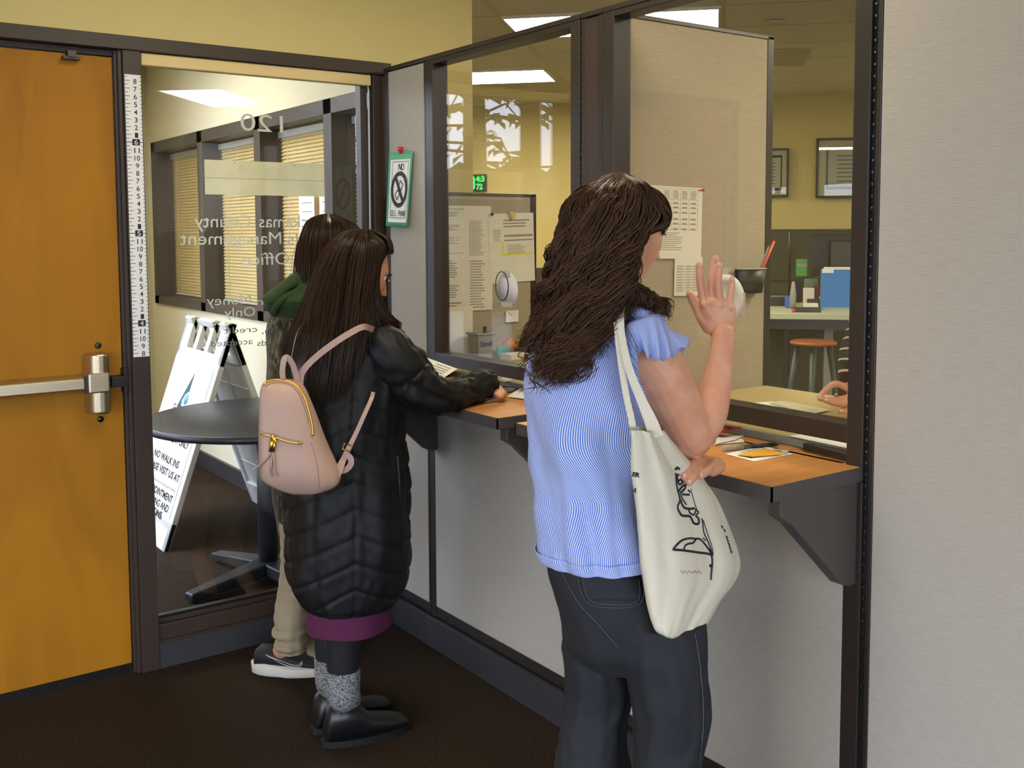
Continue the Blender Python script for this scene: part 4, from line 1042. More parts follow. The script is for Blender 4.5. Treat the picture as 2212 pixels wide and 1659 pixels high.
def head_points(c, fdir, s=1.0, tilt=0.0, roll=0.0, n=72, mrows=64):
    """sculpted head: c = centre, fdir = level face direction, tilt > 0 looks down"""
    f = np.array([fdir[0], fdir[1], 0.0]); f /= np.linalg.norm(f); l = np.cross((0, 0, 1), f)
    f2 = f * math.cos(tilt) + np.array([0, 0, -math.sin(tilt)]); u2 = np.cross(f2, l)
    rings = []
    for i in range(mrows + 1):
        la = -PI / 2 + PI * min(max(i / mrows, .004), .996); row = []
        for j in range(n):
            lo = 2 * PI * j / n
            x, y, z = math.cos(la) * math.cos(lo), math.cos(la) * math.sin(lo), math.sin(la)
            X, Y, Z = .096 * x, .075 * y, .118 * z
            if z < 0:
                k = -z; Y *= 1 - .34 * k ** 1.3; X = X * (1 - .10 * k) + .016 * k if x > 0 else X * (1 - .45 * k) + .010 * k
            else: X -= .006 * z
            if x > 0:
                g = lambda v, c_, w: math.exp(-((v - c_) / w) ** 2)
                X += .004 * g(Z, .030, .012) * g(Y, 0, .045)
                for sg in (-1, 1):
                    X -= .011 * g(Y, sg * .031, .015) * g(Z, .006, .011)
                    X += .004 * g(Y, sg * .040, .018) * g(Z, -.022, .018)
                    X += .006 * g(Y, sg * .011, .006) * g(Z, -.036, .008)
                if -.044 < Z < .022:
                    t = (.022 - Z) / .062; X += (.031 * t ** 1.25) * g(Y, 0, .0075 + .006 * t) if Z > -.040 else .029 * g(Y, 0, .012) * (.044 + Z) / .004
                X += .006 * g(Y, 0, .020) * (g(Z, -.0575, .005) + g(Z, -.068, .006)) - .004 * g(Y, 0, .02) * g(Z, -.0625, .0018) + .007 * g(Y, 0, .020) * g(Z, -.095, .014) - .004 * g(Y, 0, .03) * g(Z, -.081, .007)
            row.append(np.array(c) + s * (f2 * X + l * Y + u2 * Z))
        rings.append(row)
    return np.array(rings), f2, l, u2

def skin_mat(name, rgb, red):
    m = bpy.data.materials.new(name); m.use_nodes = True; nt = m.node_tree; p = nt.nodes['Principled BSDF']
    tc = nt.nodes.new('ShaderNodeTexCoord'); nz = nt.nodes.new('ShaderNodeTexNoise'); nz.inputs['Scale'].default_value = 22; nz.inputs['Detail'].default_value = 5
    rp = nt.nodes.new('ShaderNodeValToRGB'); rp.color_ramp.elements[0].position = .35; rp.color_ramp.elements[1].position = .7
    rp.color_ramp.elements[0].color = (*lin(rgb), 1); rp.color_ramp.elements[1].color = (*lin(red), 1)
    nz2 = nt.nodes.new('ShaderNodeTexNoise'); nz2.inputs['Scale'].default_value = 260; bp = nt.nodes.new('ShaderNodeBump'); bp.inputs['Strength'].default_value = .18; bp.inputs['Distance'].default_value = .001
    nt.links.new(tc.outputs['Object'], nz.inputs[0]); nt.links.new(tc.outputs['Object'], nz2.inputs[0]); nt.links.new(nz.outputs[0], rp.inputs[0]); nt.links.new(rp.outputs[0], p.inputs['Base Color'])
    nt.links.new(nz2.outputs[0], bp.inputs['Height']); nt.links.new(bp.outputs[0], p.inputs['Normal'])
    p.inputs['Roughness'].default_value = .5; p.inputs['Subsurface Weight'].default_value = .12; p.inputs['Subsurface Radius'].default_value = (.02, .008, .005); p.inputs['Subsurface Scale'].default_value = .4
    return m
M_skin1 = skin_mat('light_skin', (218, 164, 130), (208, 144, 114))
M_skin2 = skin_mat('warm_skin', (214, 158, 120), (204, 142, 108))
M_nail = mat('finger_nail', (222, 160, 146), .3)

def hair_mat(name, dark, light, rough=.34):
    m = bpy.data.materials.new(name); m.use_nodes = True; nt = m.node_tree; p = nt.nodes['Principled BSDF']
    a = nt.nodes.new('ShaderNodeAttribute'); a.attribute_name = 'shade'; rp = nt.nodes.new('ShaderNodeValToRGB')
    rp.color_ramp.elements[0].color = (*lin(dark), 1); rp.color_ramp.elements[1].color = (*lin(light), 1)
    nt.links.new(a.outputs['Fac'], rp.inputs[0]); nt.links.new(rp.outputs[0], p.inputs['Base Color'])
    p.inputs['Roughness'].default_value = rough; p.inputs['Specular IOR Level'].default_value = .45
    return m
class Hair:
    """strands of one head of hair, collected into one mesh"""
    def __init__(s, seed): s.V = []; s.F = []; s.S = []; s.n = 0; s.r = np.random.default_rng(seed)
    def strand(s, p, rad, shade):
        p = np.asarray(p); k = len(p); t = np.gradient(p, axis=0); t /= np.linalg.norm(t, axis=1)[:, None] + 1e-9
        a = np.cross(t, CAM - p); a /= np.linalg.norm(a, axis=1)[:, None] + 1e-9; b = np.cross(t, a)
        taper = np.concatenate([np.linspace(.7, 1, k // 4), np.ones(k - k // 4 - k // 3), np.linspace(1, .15, k // 3)])[:, None]
        rr = rad * taper
        V = np.stack([p + a * rr, p - a * rr, p + b * rr * .8], 1).reshape(-1, 3)
        s.V.append(V); s.S.append(np.full(len(V), shade))
        idx = np.arange(k - 1)[:, None] * 3 + s.n
        for x, y in ((0, 1), (1, 2), (2, 0)):
            s.F.append(np.hstack([idx + x, idx + y, idx + 3 + y, idx + 3 + x]))
        s.n += len(V)
    def guides(s, G, n, seg=26, rad=.0013, wave=0.0, wlen=.08, thick=.02, jit=.004, clumps=40, rnd=.35, lenvar=.12, curl_end=0.0):
        """G: neighbouring guide curves, each a list of (px, py, depth)"""
        C = []
        for g in G:
            P = np.array([at(*q) for q in g]); P = catmull(P, 60)
            L = np.concatenate([[0], np.cumsum(np.linalg.norm(np.diff(P, axis=0), axis=1))]); u = np.linspace(0, L[-1], seg)
            C.append(np.stack([np.interp(u, L, P[:, i]) for i in range(3)], 1))
        C = np.array(C); m_ = len(C)
        ph = s.r.random((clumps + 1, 3)) * 6.28; am = .5 + s.r.random(clumps + 1); off = s.r.normal(size=(clumps + 1, 3))
        tt = np.linspace(0, 1, seg)[:, None]
        for _ in range(n):
            w = s.r.random() * (m_ - 1.0001); i = int(w); f = w - i
            P = C[i] * (1 - f) + C[i + 1] * f
            k = int(w / (m_ - 1) * clumps); dl = s.r.random()
            P = P + HF * (dl * thick)
            L = np.linalg.norm(P[-1] - P[0]) + 1e-6; ln = np.concatenate([[0], np.cumsum(np.linalg.norm(np.diff(P, axis=0), axis=1))])[:, None]
            q = ph[k] + s.r.normal(size=3) * rnd
            env = tt ** .8 * (1 - .2 * tt)
            wv = wave * am[k] * env
            P = P + HR * (wv * np.sin(ln / wlen * 6.28 + q[0])) + HF * (wv * .8 * np.cos(ln / wlen * 6.28 + q[0])) + np.array([0, 0, 1]) * (wv * .3 * np.sin(ln / wlen * 9 + q[1]))
            P = P + s.r.normal(size=3) * jit * (.25 + tt) + off[k] * jit * 1.2 * tt
            if curl_end: P = P + HR * (curl_end * np.clip(tt - .75, 0, 1) * 4 * np.sin(tt * 14 + q[1])) 
            cut = int(seg * (1 - s.r.random() * lenvar)); cut = max(8, cut)
            s.strand(P[:cut], rad * s.r.uniform(.7, 1.25), float(np.clip(.5 + .28 * s.r.normal() * .7 + .25 * (am[k] - 1), 0, 1)))
    def build(s, name, material, parent, extra=None):
        m = MB(); V = np.vstack(s.V); F = np.vstack(s.F)
        m.v = [V]; m.n = len(V); m.f = [tuple(q) for q in F.tolist()]; m.m = [0] * len(F); m.sm = [True] * len(F)
        sh = list(np.concatenate(s.S))
        if extra:
            for P in extra:
                b = m.n; m.grid(P, 0, True, True, True); sh += [.08] * (m.n - b)
        m.col = np.array(sh)
        return m.build(name, material, parent)
def skull_cap(c, fdir, s, rx, ry, rz, back=.006):
    """closed shell of the scalp"""
    f = np.array([fdir[0], fdir[1], 0.0]); f /= np.linalg.norm(f); l = np.cross((0, 0, 1), f); rings = []
    for i in range(20):
        la = -.5 + (PI / 2 + .5) * i / 19.5; th = np.arange(36) * 2 * PI / 36
        k = np.cos(la); sl = math.sin(la); FS = np.where(np.cos(th) > -.25, .6 + .36 * min(1, max(0, (sl - .25) / .35)), 1.0)
        rings.append(np.array(c) - f * back + np.outer(k * np.cos(th) * rx * FS, f) + np.outer(k * np.sin(th) * ry * FS, l) + np.array([0, 0, math.sin(la) * rz]))
    return rings

XP = np.array([1.0, 0, 0])
# ---------------------------------------------------------------- woman in the blue striped blouse
DW = 2.08
w1 = thing('person', 'woman with long wavy brown hair and blue striped blouse raising her right hand', 'person', (.36, -1.99, 0))
hc = at(1341, 499, 2.07); fd1 = np.array([.998, .05, 0])
m = MB()
H, f2, l2, u2 = head_points(hc, fd1, .98, .16)
m.grid(H, 0, True, True, True)
chain(m, [at(1305, 560, 2.07), at(1300, 620, 2.07), at(1297, 690, 2.09)], [.052, .052, .066])
# trunk under the clothes
for r_ in ([(660, 1225, 1380, .06, .01), (720, 1190, 1400, .085, .01), (800, 1185, 1365, .085, .0), (900, 1190, 1350, .085, 0), (1000, 1200, 1345, .08, 0), (1100, 1205, 1350, .085, 0), (1200, 1215, 1370, .09, 0), (1290, 1240, 1400, .085, 0), (1340, 1240, 1440, .08, 0)],):
    G, _ = rows_loft(r_, DW, 40, 40); m.grid(G, 0, True, True, True, flip=True)
for (x0, x1, x2, dd) in ((1292, 1286, 1280, .07), (1420, 1446, 1436, -.05)):
    chain(m, [at(x0, 1380, DW + dd), at(x1, 1540, DW + dd), at(x2, 1950, DW + dd)], [.058, .048, .036])
# right arm: shoulder, elbow on the counter, forearm up
Sh, El, Wr = at(1395, 765, 2.02), at(1492, 945, 2.13), at(1562, 722, 2.17)
chain(m, [at(1385, 745, 2.04), at(1425, 800, 2.05), at(1458, 870, 2.07), at(1493, 942, 2.09)], [.052, .056, .052, .045], k=40)
chain(m, [at(1490, 948, 2.09), at(1528, 900, 2.11), at(1545, 840, 2.135), at(1556, 780, 2.155), Wr], [.043, .040, .034, .0275, .0245], k=40, flat=.85, upv=HF)
# right hand, back of the hand towards the viewer
def fin(m, pts, rad, D, n=12):
    P = [at(x, y, D + (q[0] if q else 0)) for x, y, *q in pts]; chain(m, P, rad, n, k=22)
DH = 2.18
m_palm = [(1560, 728, 2.17), (1558, 700, 2.18), (1554, 680, 2.185), (1551, 660, 2.187)]
Pp = [at(*q) for q in m_palm]
Q = catmull(np.array([[1562, 735, .025, .019], [1561, 712, .027, .0165], [1556, 692, .034, .015], [1552, 672, .038, .0135], [1550, 655, .037, .0115], [1549, 645, .030, .009]]), 20)
rg = []
for x, y, a, b in Q:
    th = np.arange(32) * 2 * PI / 32; ct, st = np.cos(th), np.sin(th)
    rg.append(at(x, y, DH) + np.outer(np.sign(ct) * abs(ct) ** .8 * a, RT) + np.outer(np.sign(st) * abs(st) ** .9 * b, HF))
m.grid(rg, 0, True, True, True)
fin(m, [(1521, 658), (1517, 640), (1513, 614), (1511, 592), (1510, 574)], [.0100, .0090, .0087, .0084, .0080], DH)
fin(m, [(1537, 655, .004), (1536, 632, .004), (1538, 606, .003), (1543, 580, .002), (1545.5, 559, .002)], [.0100, .0094, .0088, .0084, .0080], DH)
fin(m, [(1557, 658, -.003), (1553, 640, -.006), (1551, 618, -.009), (1552, 594, -.010), (1553, 574, -.010)], [.0100, .0094, .0088, .0084, .0080], DH)
fin(m, [(1578, 664), (1577, 648), (1578, 634), (1581, 618), (1581, 604)], [.0095, .0085, .0079, .0075, .0070], DH)
fin(m, [(1534, 705, .004), (1518, 684, .012), (1506, 664, .018), (1497, 648, .018), (1490, 635, .014)], [.0185, .0150, .0115, .0105, .0085], DH)
for x, y in ((1522, 655), (1538, 652), (1556, 656), (1575, 662)): m.ball(at(x, y + 3, DH - .007), .0095, 12, 8)
for x0, y0 in ((1524, 664), (1540, 662), (1555, 664), (1571, 668)): chain(m, [at(x0, y0, DH - .010), at(1559 + (x0 - 1550) * .25, 708, DH - .0135)], [.0032, .0028], 8)
# left arm crossing in front, hand resting at the counter edge under the elbow
chain(m, [at(1195, 760, 2.20), at(1175, 860, 2.26), at(1190, 960, 2.32)], [.050, .042, .038])
chain(m, [at(1190, 960, 2.32), at(1330, 985, 2.36), at(1470, 992, 2.20), at(1502, 996, 2.16)], [.037, .035, .026, .025], k=40)
Q = catmull(np.array([[1490, 994, 2.17], [1512, 999, 2.13], [1534, 1002, 2.11]]), 8)
chain(m, [at(*q) for q in Q], [.024, .026, .027, .028, .028, .027, .025, .022], 18, flat=.62, upv=(0, 0, 1))
def fin2(pts, rad): chain(m, [at(*q) for q in pts], rad, 12, k=22)
fin2([(1512, 998, 2.12), (1498, 1004, 2.04), (1487, 1016, 1.975), (1478, 1031, 1.955)], [.0115, .0105, .0095, .0075])
fin2([(1522, 1000, 2.12), (1510, 1012, 2.04), (1498, 1028, 1.975), (1489, 1043, 1.955)], [.0115, .0105, .0095, .0075])
fin2([(1544, 998, 2.12), (1536, 1008, 2.07), (1524, 1019, 2.02), (1512, 1029, 2.00)], [.012, .0110, .0097, .0078])
fin2([(1550, 998, 2.12), (1556, 1008, 2.10), (1548, 1016, 2.07), (1538, 1021, 2.05)], [.012, .0115, .010, .0085])
# ears
for sg in (-1, 1): m.ball(hc + l2 * sg * .074 - f2 * .008 - u2 * .004, (.014, .010, .028), 12, 8)
body = m.build('body', M_skin1, w1)
bake(body, [('REMESH', dict(mode='VOXEL', voxel_size=.0024, use_smooth_shade=True)), ('SMOOTH', dict(factor=.5, iterations=4))])
# nails, lash, brow
m = MB()
for x, y, dx, dy in ((1510, 572, 0, -1), (1545.5, 558, .1, -1), (1553, 573, 0, -1), (1581, 602, 0, -1)):
    m.ball(at(x, y, DH - .0068 - (.010 if x == 1553 else 0)), (.0052, .0022, .0068), 12, 8, axes=[HR, HF, (0, 0, 1)])
for x, y, D_ in ((1479, 1028, 1.948), (1490, 1040, 1.948), (1514, 1027, 1.992)): m.ball(at(x, y, D_), (.0048, .0022, .006), 10, 6, axes=[HR, HF, (0, 0, 1)])
m.build('finger_nails', M_nail, body, label='pale pink finger nails')
def face_feature(name, parent, c, f2, l2, u2, s=1.0, hair_col=None):
    m = MB()
    for sg in (-1, 1): m.ball(c + s * (f2 * .0725 + l2 * sg * .031 + u2 * .006), .0125 * s, 14, 10)
    m.build('eyes', mat('eye_white_' + parent.name, (216, 208, 200), .2), parent)
    m = MB()
    for sg in (-1, 1):
        P = [c + s * (f2 * (.094 - .007 * abs(t)) + l2 * (sg * .031 + t * .014) + u2 * (.009 - .004 * t * t)) for t in np.linspace(-1, 1, 9)]
        m.tube(P, .0016 * s, 5); P2 = [p + s * (f2 * .006 - u2 * .001) for p in P]; m.grid([P, P2], 0)
        P = [c + s * (f2 * (.0985 - .010 * abs(t)) + l2 * (sg * .033 + t * .017) + u2 * (.027 - .003 * t * t)) for t in np.linspace(-1, 1, 9)]
        m.tube(P, .0022 * s, 5)
    m.build('brows_and_lashes', hair_col, parent)
M_hair1 = hair_mat('dark_wavy_brown_hair', (26, 15, 9), (92, 58, 36))
face_feature('f', body, hc, f2, l2, u2, .98, M_hair1)
# hair
hr = Hair(11)
Dn, Df = 1.955, 2.12
crown = (1338, 378, 2.05)
G_back = [   # near side of the head, from the face side round the back to the far left side
 [(1352, 380, 2.02), (1400, 400, 2.00), (1436, 450, 2.02), (1432, 490, 2.03), (1386, 510, 1.99), (1362, 560, 1.965), (1368, 620, 1.97), (1412, 664, 1.99)],
 [(1348, 378, 2.02), (1392, 402, 1.985), (1420, 456, 1.985), (1390, 505, 1.975), (1360, 570, 1.96), (1368, 630, 1.965), (1418, 674, 1.985)],
 [(1345, 377, 2.02), (1376, 402, 1.975), (1392, 470, 1.965), (1366, 560, 1.955), (1344, 640, 1.95), (1322, 700, 1.95), (1296, 760, 1.96)],
 [(1340, 376, 2.02), (1352, 405, 1.965), (1356, 490, 1.95), (1338, 590, 1.94), (1304, 670, 1.94), (1270, 740, 1.945), (1262, 800, 1.96)],
 [(1335, 376, 2.02), (1325, 410, 1.96), (1316, 500, 1.945), (1298, 600, 1.94), (1268, 690, 1.935), (1240, 770, 1.945), (1222, 822, 1.96)],
 [(1330, 377, 2.02), (1298, 412, 1.965), (1280, 500, 1.95), (1262, 600, 1.945), (1232, 690, 1.945), (1205, 780, 1.955), (1190, 838, 1.97)],
 [(1325, 378, 2.03), (1272, 415, 1.985), (1250, 500, 1.97), (1232, 600, 1.965), (1205, 690, 1.965), (1180, 770, 1.975), (1165, 815, 1.99)],
 [(1322, 380, 2.04), (1252, 420, 2.02), (1226, 500, 2.01), (1206, 590, 2.01), (1184, 680, 2.01), (1160, 750, 2.02), (1146, 790, 2.03)],
 [(1322, 380, 2.06), (1242, 425, 2.07), (1212, 500, 2.07), (1190, 590, 2.07), (1172, 670, 2.07), (1156, 730, 2.08), (1144, 775, 2.09)],
]
hr.guides(G_back, 2500, 40, .0013, .019, .115, .045, .003, 40, .24, .22)
hr.guides(G_back[2:], 1200, 40, .0012, .026, .09, .02, .006, 34, .3, .12, curl_end=.009)
G_low = [[(1262, 620, 1.95), (1236, 690, 1.94), (1205, 760, 1.945), (1180, 800, 1.95), (1150, 830, 1.96)], [(1290, 640, 1.945), (1262, 720, 1.935), (1232, 780, 1.94), (1206, 815, 1.95), (1182, 842, 1.96)], [(1310, 640, 1.945), (1284, 720, 1.94), (1268, 770, 1.945), (1262, 800, 1.95), (1240, 812, 1.96)]]
hr.guides(G_low, 420, 34, .0011, .020, .055, .02, .006, 16, .25, .25, curl_end=.012)
G_side = [[(1366, 560, 1.98), (1376, 612, 1.98), (1420, 640, 1.99), (1436, 668, 2.0), (1424, 690, 2.01)], [(1362, 570, 1.97), (1370, 620, 1.97), (1404, 646, 1.975), (1430, 660, 1.985), (1432, 690, 2.0)], [(1372, 580, 1.965), (1374, 630, 1.96), (1394, 655, 1.965), (1418, 664, 1.975), (1428, 680, 1.98)]]
hr.guides(G_side, 260, 30, .0011, .012, .05, .02, .004, 10, .3, .2, curl_end=.009)
G_fringe = [[(1375, 388, 2.03), (1424, 420, 2.05), (1444, 458, 2.07), (1438, 490, 2.08), (1420, 502, 2.06)], [(1362, 384, 2.02), (1412, 414, 2.02), (1438, 458, 2.04), (1434, 492, 2.05), (1405, 508, 2.02)]]
hr.guides(G_fringe, 220, 24, .0011, .003, .1, .03, .003, 10, .4, .2)
G_far = [[(1345, 378, 2.06), (1400, 395, 2.08), (1440, 440, 2.11), (1444, 500, 2.14), (1434, 560, 2.16), (1440, 640, 2.17)], [(1335, 378, 2.08), (1370, 400, 2.14), (1380, 470, 2.19), (1370, 560, 2.20), (1360, 640, 2.20)], [(1325, 378, 2.08), (1290, 410, 2.15), (1270, 500, 2.19), (1250, 600, 2.18), (1220, 700, 2.16)], [(1322, 380, 2.06), (1242, 425, 2.10), (1212, 500, 2.11), (1190, 590, 2.11), (1172, 670, 2.11), (1156, 730, 2.10)]]
hr.guides(G_far[1:], 500, 28, .0014, .006, .08, .02, .004, 24, .4, .2)
for k in range(34):      # loose ends
    x = hr.r.uniform(1150, 1290); y = hr.r.uniform(600, 760)
    hr.guides([[(x, y, 1.95), (x - 14, y + 40, 1.94), (x - 26 + hr.r.normal() * 14, y + 80, 1.94), (x - 30 + hr.r.normal() * 18, y + 112, 1.95)]] * 2, 2, 18, .0008, .010, .05, .01, .004, 2, 1, .2)
back_mass, _ = rows_loft([(470, 1250, 1385, .05, .015), (560, 1215, 1382, .05, -.0), (650, 1190, 1375, .045, -.03), (720, 1172, 1330, .032, -.055), (780, 1165, 1275, .02, -.065), (820, 1172, 1225, .010, -.07)], DW, 26, 28)
back_mass = back_mass[::-1]
hr.build('hair', M_hair1, w1, [skull_cap(hc + u2 * .004, fd1, 1, .095, .076, .115, .008), back_mass])

# blouse
M_stripe = bpy.data.materials.new('blue_white_pinstripe'); M_stripe.use_nodes = True
def stripe_setup(m, c1, c2, pitch, duty=.5, ang=0.0, soft=.0):
    nt = m.node_tree; p = nt.nodes['Principled BSDF']; uvn = nt.nodes.new('ShaderNodeUVMap'); uvn.uv_map = 'uv'
    d = nt.nodes.new('ShaderNodeVectorMath'); d.operation = 'DOT_PRODUCT'; d.inputs[1].default_value = (math.cos(ang), math.sin(ang), 0)
    a = nt.nodes.new('ShaderNodeMath'); a.operation = 'ADD'; a.inputs[1].default_value = 100 * pitch
    b = nt.nodes.new('ShaderNodeMath'); b.operation = 'MODULO'; b.inputs[1].default_value = pitch
    c = nt.nodes.new('ShaderNodeMath'); c.operation = 'LESS_THAN'; c.inputs[1].default_value = pitch * duty
    mx = nt.nodes.new('ShaderNodeMixRGB'); mx.inputs[1].default_value = (*lin(c1), 1); mx.inputs[2].default_value = (*lin(c2), 1)
    nt.links.new(uvn.outputs[0], d.inputs[0]); nt.links.new(d.outputs['Value'], a.inputs[0]); nt.links.new(a.outputs[0], b.inputs[0]); nt.links.new(b.outputs[0], c.inputs[0]); nt.links.new(c.outputs[0], mx.inputs[0])
    nt.links.new(mx.outputs[0], p.inputs['Base Color']); p.inputs['Roughness'].default_value = .85
stripe_setup(M_stripe, (84, 120, 208), (216, 220, 232), .0042, .42)
def sd(th, t, z):
    n1 = noise.noise(Vector((math.cos(th) * 1.8 + 3, math.sin(th) * 1.8, z * 5.0)))
    w = .5 + .5 * math.cos(th + PI / 2)          # back, towards the viewer
    diag = math.sin((z * 26 + math.cos(th) * 5.5)) * .007 * max(0, 1 - abs(t - .5) * 2.0)
    ver = math.sin(math.cos(th) * 13 + z * 7) * .0042 * min(1, max(0, t - .35) * 2.5)
    fine = .004 * noise.noise(Vector((math.cos(th) * 5, math.sin(th) * 5, z * 17)))
    return .014 * n1 * (.3 + t) + diag + ver + fine
rows = [(644, 1272, 1368, .055, .02), (652, 1236, 1392, .065, .01), (668, 1196, 1412, .078, .01), (700, 1166, 1412, .094, .01), (750, 1148, 1398, .108, 0), (820, 1136, 1392, .115, 0), (880, 1131, 1398, .120, 0), (940, 1130, 1402, .122, 0), (990, 1140, 1398, .122, 0), (1050, 1160, 1392, .122, 0), (1100, 1160, 1394, .126, 0), (1150, 1164, 1400, .136, 0), (1184, 1168, 1404, .140, 0), (1196, 1172, 1406, .140, 0)]
G, uv = rows_loft(rows, DW, 120, 140, sd)
uv[:, :, 0] += (G[:, :, 2] - 1.2) * .12
m = MB(); m.grid(G, 0, True, True, False, uv=uv, flip=True)
G2, uv2 = rows_loft([(1176, 1164, 1408, .142, 0), (1190, 1168, 1408, .143, 0), (1200, 1174, 1408, .142, 0)], DW, 8, 140, lambda th, t, z: .0018 + sd(th, .98, z))
m.grid(G2, 0, True, True, False, uv=uv2, flip=True)
blouse = m.build('blouse', M_stripe, w1, solid=.0016)
m = MB()  # collar
G, uv = rows_loft([(636, 1266, 1346, .050, .025), (646, 1258, 1362, .058, .018), (660, 1250, 1376, .066, .01)], DW, 8, 60); m.grid(G, 0, True, True, False, uv=uv); m.build('collar', M_stripe, blouse, solid=.002)
def ruffle(inner, outer, name, waves, amp, parent, n=120, k=14):
    A = catmull(np.array([at(*q) for q in inner]), n); B = catmull(np.array([at(*q) for q in outer]), n)
    nrm = -HF; P = []; UV = []
    for j in range(k + 1):
        s = j / k; row = []; ur = []
        for i in range(n):
            ph = waves * 2 * PI * i / n
            p = A[i] * (1 - s) + B[i] * s + nrm * (amp * s ** 1.1 * math.sin(ph + .8 * math.sin(ph * .37)) + .012 * math.sin(PI * s) ) + UP * (amp * .5 * s * math.sin(ph * 1.3 + 1))
            row.append(p); ur.append((i / n * .42, s * .06))
        P.append(row); UV.append(ur)
    m = MB(); m.grid(P, 0, True, uv=np.array(UV)); return m.build(name, M_stripe, parent, solid=.0014)
ruffle([(1352, 700, 1.965), (1380, 688, 1.955), (1412, 682, 1.96), (1432, 690, 1.99), (1442, 712, 2.04), (1440, 740, 2.09)],
       [(1378, 752, 1.93), (1398, 768, 1.93), (1424, 777, 1.935), (1458, 768, 1.96), (1490, 734, 2.02), (1474, 768, 2.10)], 'shoulder_ruffle', 6, .009, blouse)
ruffle([(1352, 700, 1.965), (1348, 740, 1.96), (1350, 790, 1.96), (1362, 840, 1.965), (1384, 890, 1.975), (1402, 930, 1.99)],
       [(1384, 756, 1.95), (1376, 775, 1.945), (1382, 820, 1.945), (1394, 850, 1.95), (1402, 890, 1.96), (1416, 925, 1.98)], 'armhole_ruffle', 15, .006, blouse)
G, uv = rows_loft([(652, 1330, 1400, .04, -.03), (668, 1340, 1428, .055, -.035), (695, 1345, 1440, .062, -.03), (735, 1362, 1438, .062, -.02), (770, 1385, 1440, .058, -.01)], DW, 30, 60); uv[:, :, 0] = G[:, :, 2] + (G @ HR) * .6
m = MB(); m.grid(G, 0, True, True, False, uv=uv, flip=True); m.build('cap_sleeve', M_stripe, blouse)

# jeans
M_jean = mat('washed_black_denim', (29, 30, 36), .85, noise_amt=.22, nscale=(9, 9, 9), bump=.3, detail=8)
def jd(th, t, z): return .009 * noise.noise(Vector((math.cos(th) * 2.2, math.sin(th) * 2.2, z * 7))) + .003 * math.sin(z * 60 + math.cos(th) * 4) * max(0, math.sin(z * 8)) + .005 * noise.noise(Vector((math.cos(th) * 4, math.sin(th) * 4, z * 24)))
m = MB()
G, _ = rows_loft([(1165, 1200, 1380, .090, 0), (1200, 1184, 1404, .110, 0), (1250, 1186, 1438, .124, 0), (1300, 1206, 1468, .130, 0), (1350, 1214, 1506, .128, 0), (1390, 1222, 1520, .115, 0), (1430, 1260, 1500, .09, 0)], DW, 60, 100, jd, rot=0)
m.grid(G, 0, True, True, True, flip=True)
G, _ = rows_loft([(1350, 1216, 1352, .090, .07), (1400, 1217, 1352, .095, .07), (1450, 1221, 1360, .092, .075), (1500, 1220, 1363, .088, .08), (1545, 1210, 1352, .085, .08), (1600, 1204, 1352, .088, .08), (1660, 1196, 1360, .09, .08), (1760, 1188, 1366, .095, .08), (1880, 1180, 1372, .10, .08), (1945, 1178, 1374, .102, .08)], DW, 90, 80, jd)
m.grid(G, 0, True, True, True, flip=True)
G, _ = rows_loft([(1330, 1345, 1524, .10, -.05), (1400, 1347, 1530, .102, -.05), (1450, 1354, 1531, .10, -.05), (1500, 1362, 1534, .097, -.05), (1545, 1368, 1534, .094, -.05), (1600, 1366, 1516, .092, -.05), (1660, 1366, 1507, .094, -.05), (1760, 1364, 1505, .10, -.05), (1900, 1356, 1512, .105, -.05), (2040, 1348, 1520, .108, -.05)], DW, 90, 80, jd)
m.grid(G, 0, True, True, True, flip=True)
jeans = m.build('jeans', M_jean, w1)
bake(jeans, [('REMESH', dict(mode='VOXEL', voxel_size=.0045, use_smooth_shade=True)), ('SMOOTH', dict(factor=.5, iterations=3))])
def surf_bvh(objs):
    V = []; F = []; b = 0
    for o in objs:
        me = o.data; v = np.zeros(len(me.vertices) * 3); me.vertices.foreach_get('co', v); V += [tuple(x) for x in v.reshape(-1, 3)]; F += [tuple(i + b for i in p.vertices) for p in me.polygons]; b = len(V)
    return BVHTree.FromPolygons(V, F)
def on_surf(bvh, px, py, lift=.001, default=2.0):
    d = FW + (px - CX) / F_PX * RT - (py - CY) / F_PX * UP; d = d / np.linalg.norm(d)
    h = bvh.ray_cast(Vector(CAM), Vector(d), 10)
    if h[0] is None: return at(px, py, default)
    n = np.array(h[1]); n = n if n @ d < 0 else -n
    return np.array(h[0]) + n * lift
def stroke(m, bvh, pts, w, mi=0, lift=.0012, n=None, dz=0):
    P = catmull(np.array(pts, float), n or max(8, len(pts) * 6)) if len(pts) > 2 else np.linspace(pts[0], pts[1], 8)
    Q = np.array([on_surf(bvh, x, y, lift) for x, y in P])
    m.tube(Q, w, 5, mi, True)
bj = surf_bvh([jeans])
M_thread = mat('dark_grey_thread', (84, 84, 92), .8)
m = MB()
def patch(m, bvh, quad, k=14, lift=.0025):
    a, b, c, d = [np.array(q, float) for q in quad]; P = []
    for j in range(k + 1):
        v = j / k; P.append([on_surf(bvh, *((a * (1 - u) + b * u) * (1 - v) + (d * (1 - u) + c * u) * v), lift) for u in np.linspace(0, 1, k + 1)])
    m.grid(P, 0, True)
patch(m, bj, [(1246, 1200), (1372, 1200), (1386, 1298), (1262, 1296)]); patch(m, bj, [(1262, 1296), (1386, 1298), (1326, 1314), (1318, 1314)])
pk = m.build('back_pocket', M_jean, jeans, solid=.002)
m = MB()
for off in (0, 7): stroke(m, bj, [(1247 + off, 1202), (1263 + off, 1292 - off * .3), (1322, 1313 - off), (1385 - off, 1296 - off * .3), (1372 - off, 1202)], .0007, lift=.004, n=60)
stroke(m, bj, [(1205, 1200), (1218, 1240), (1250, 1300), (1290, 1345), (1338, 1400)], .0009, lift=.002, n=50)
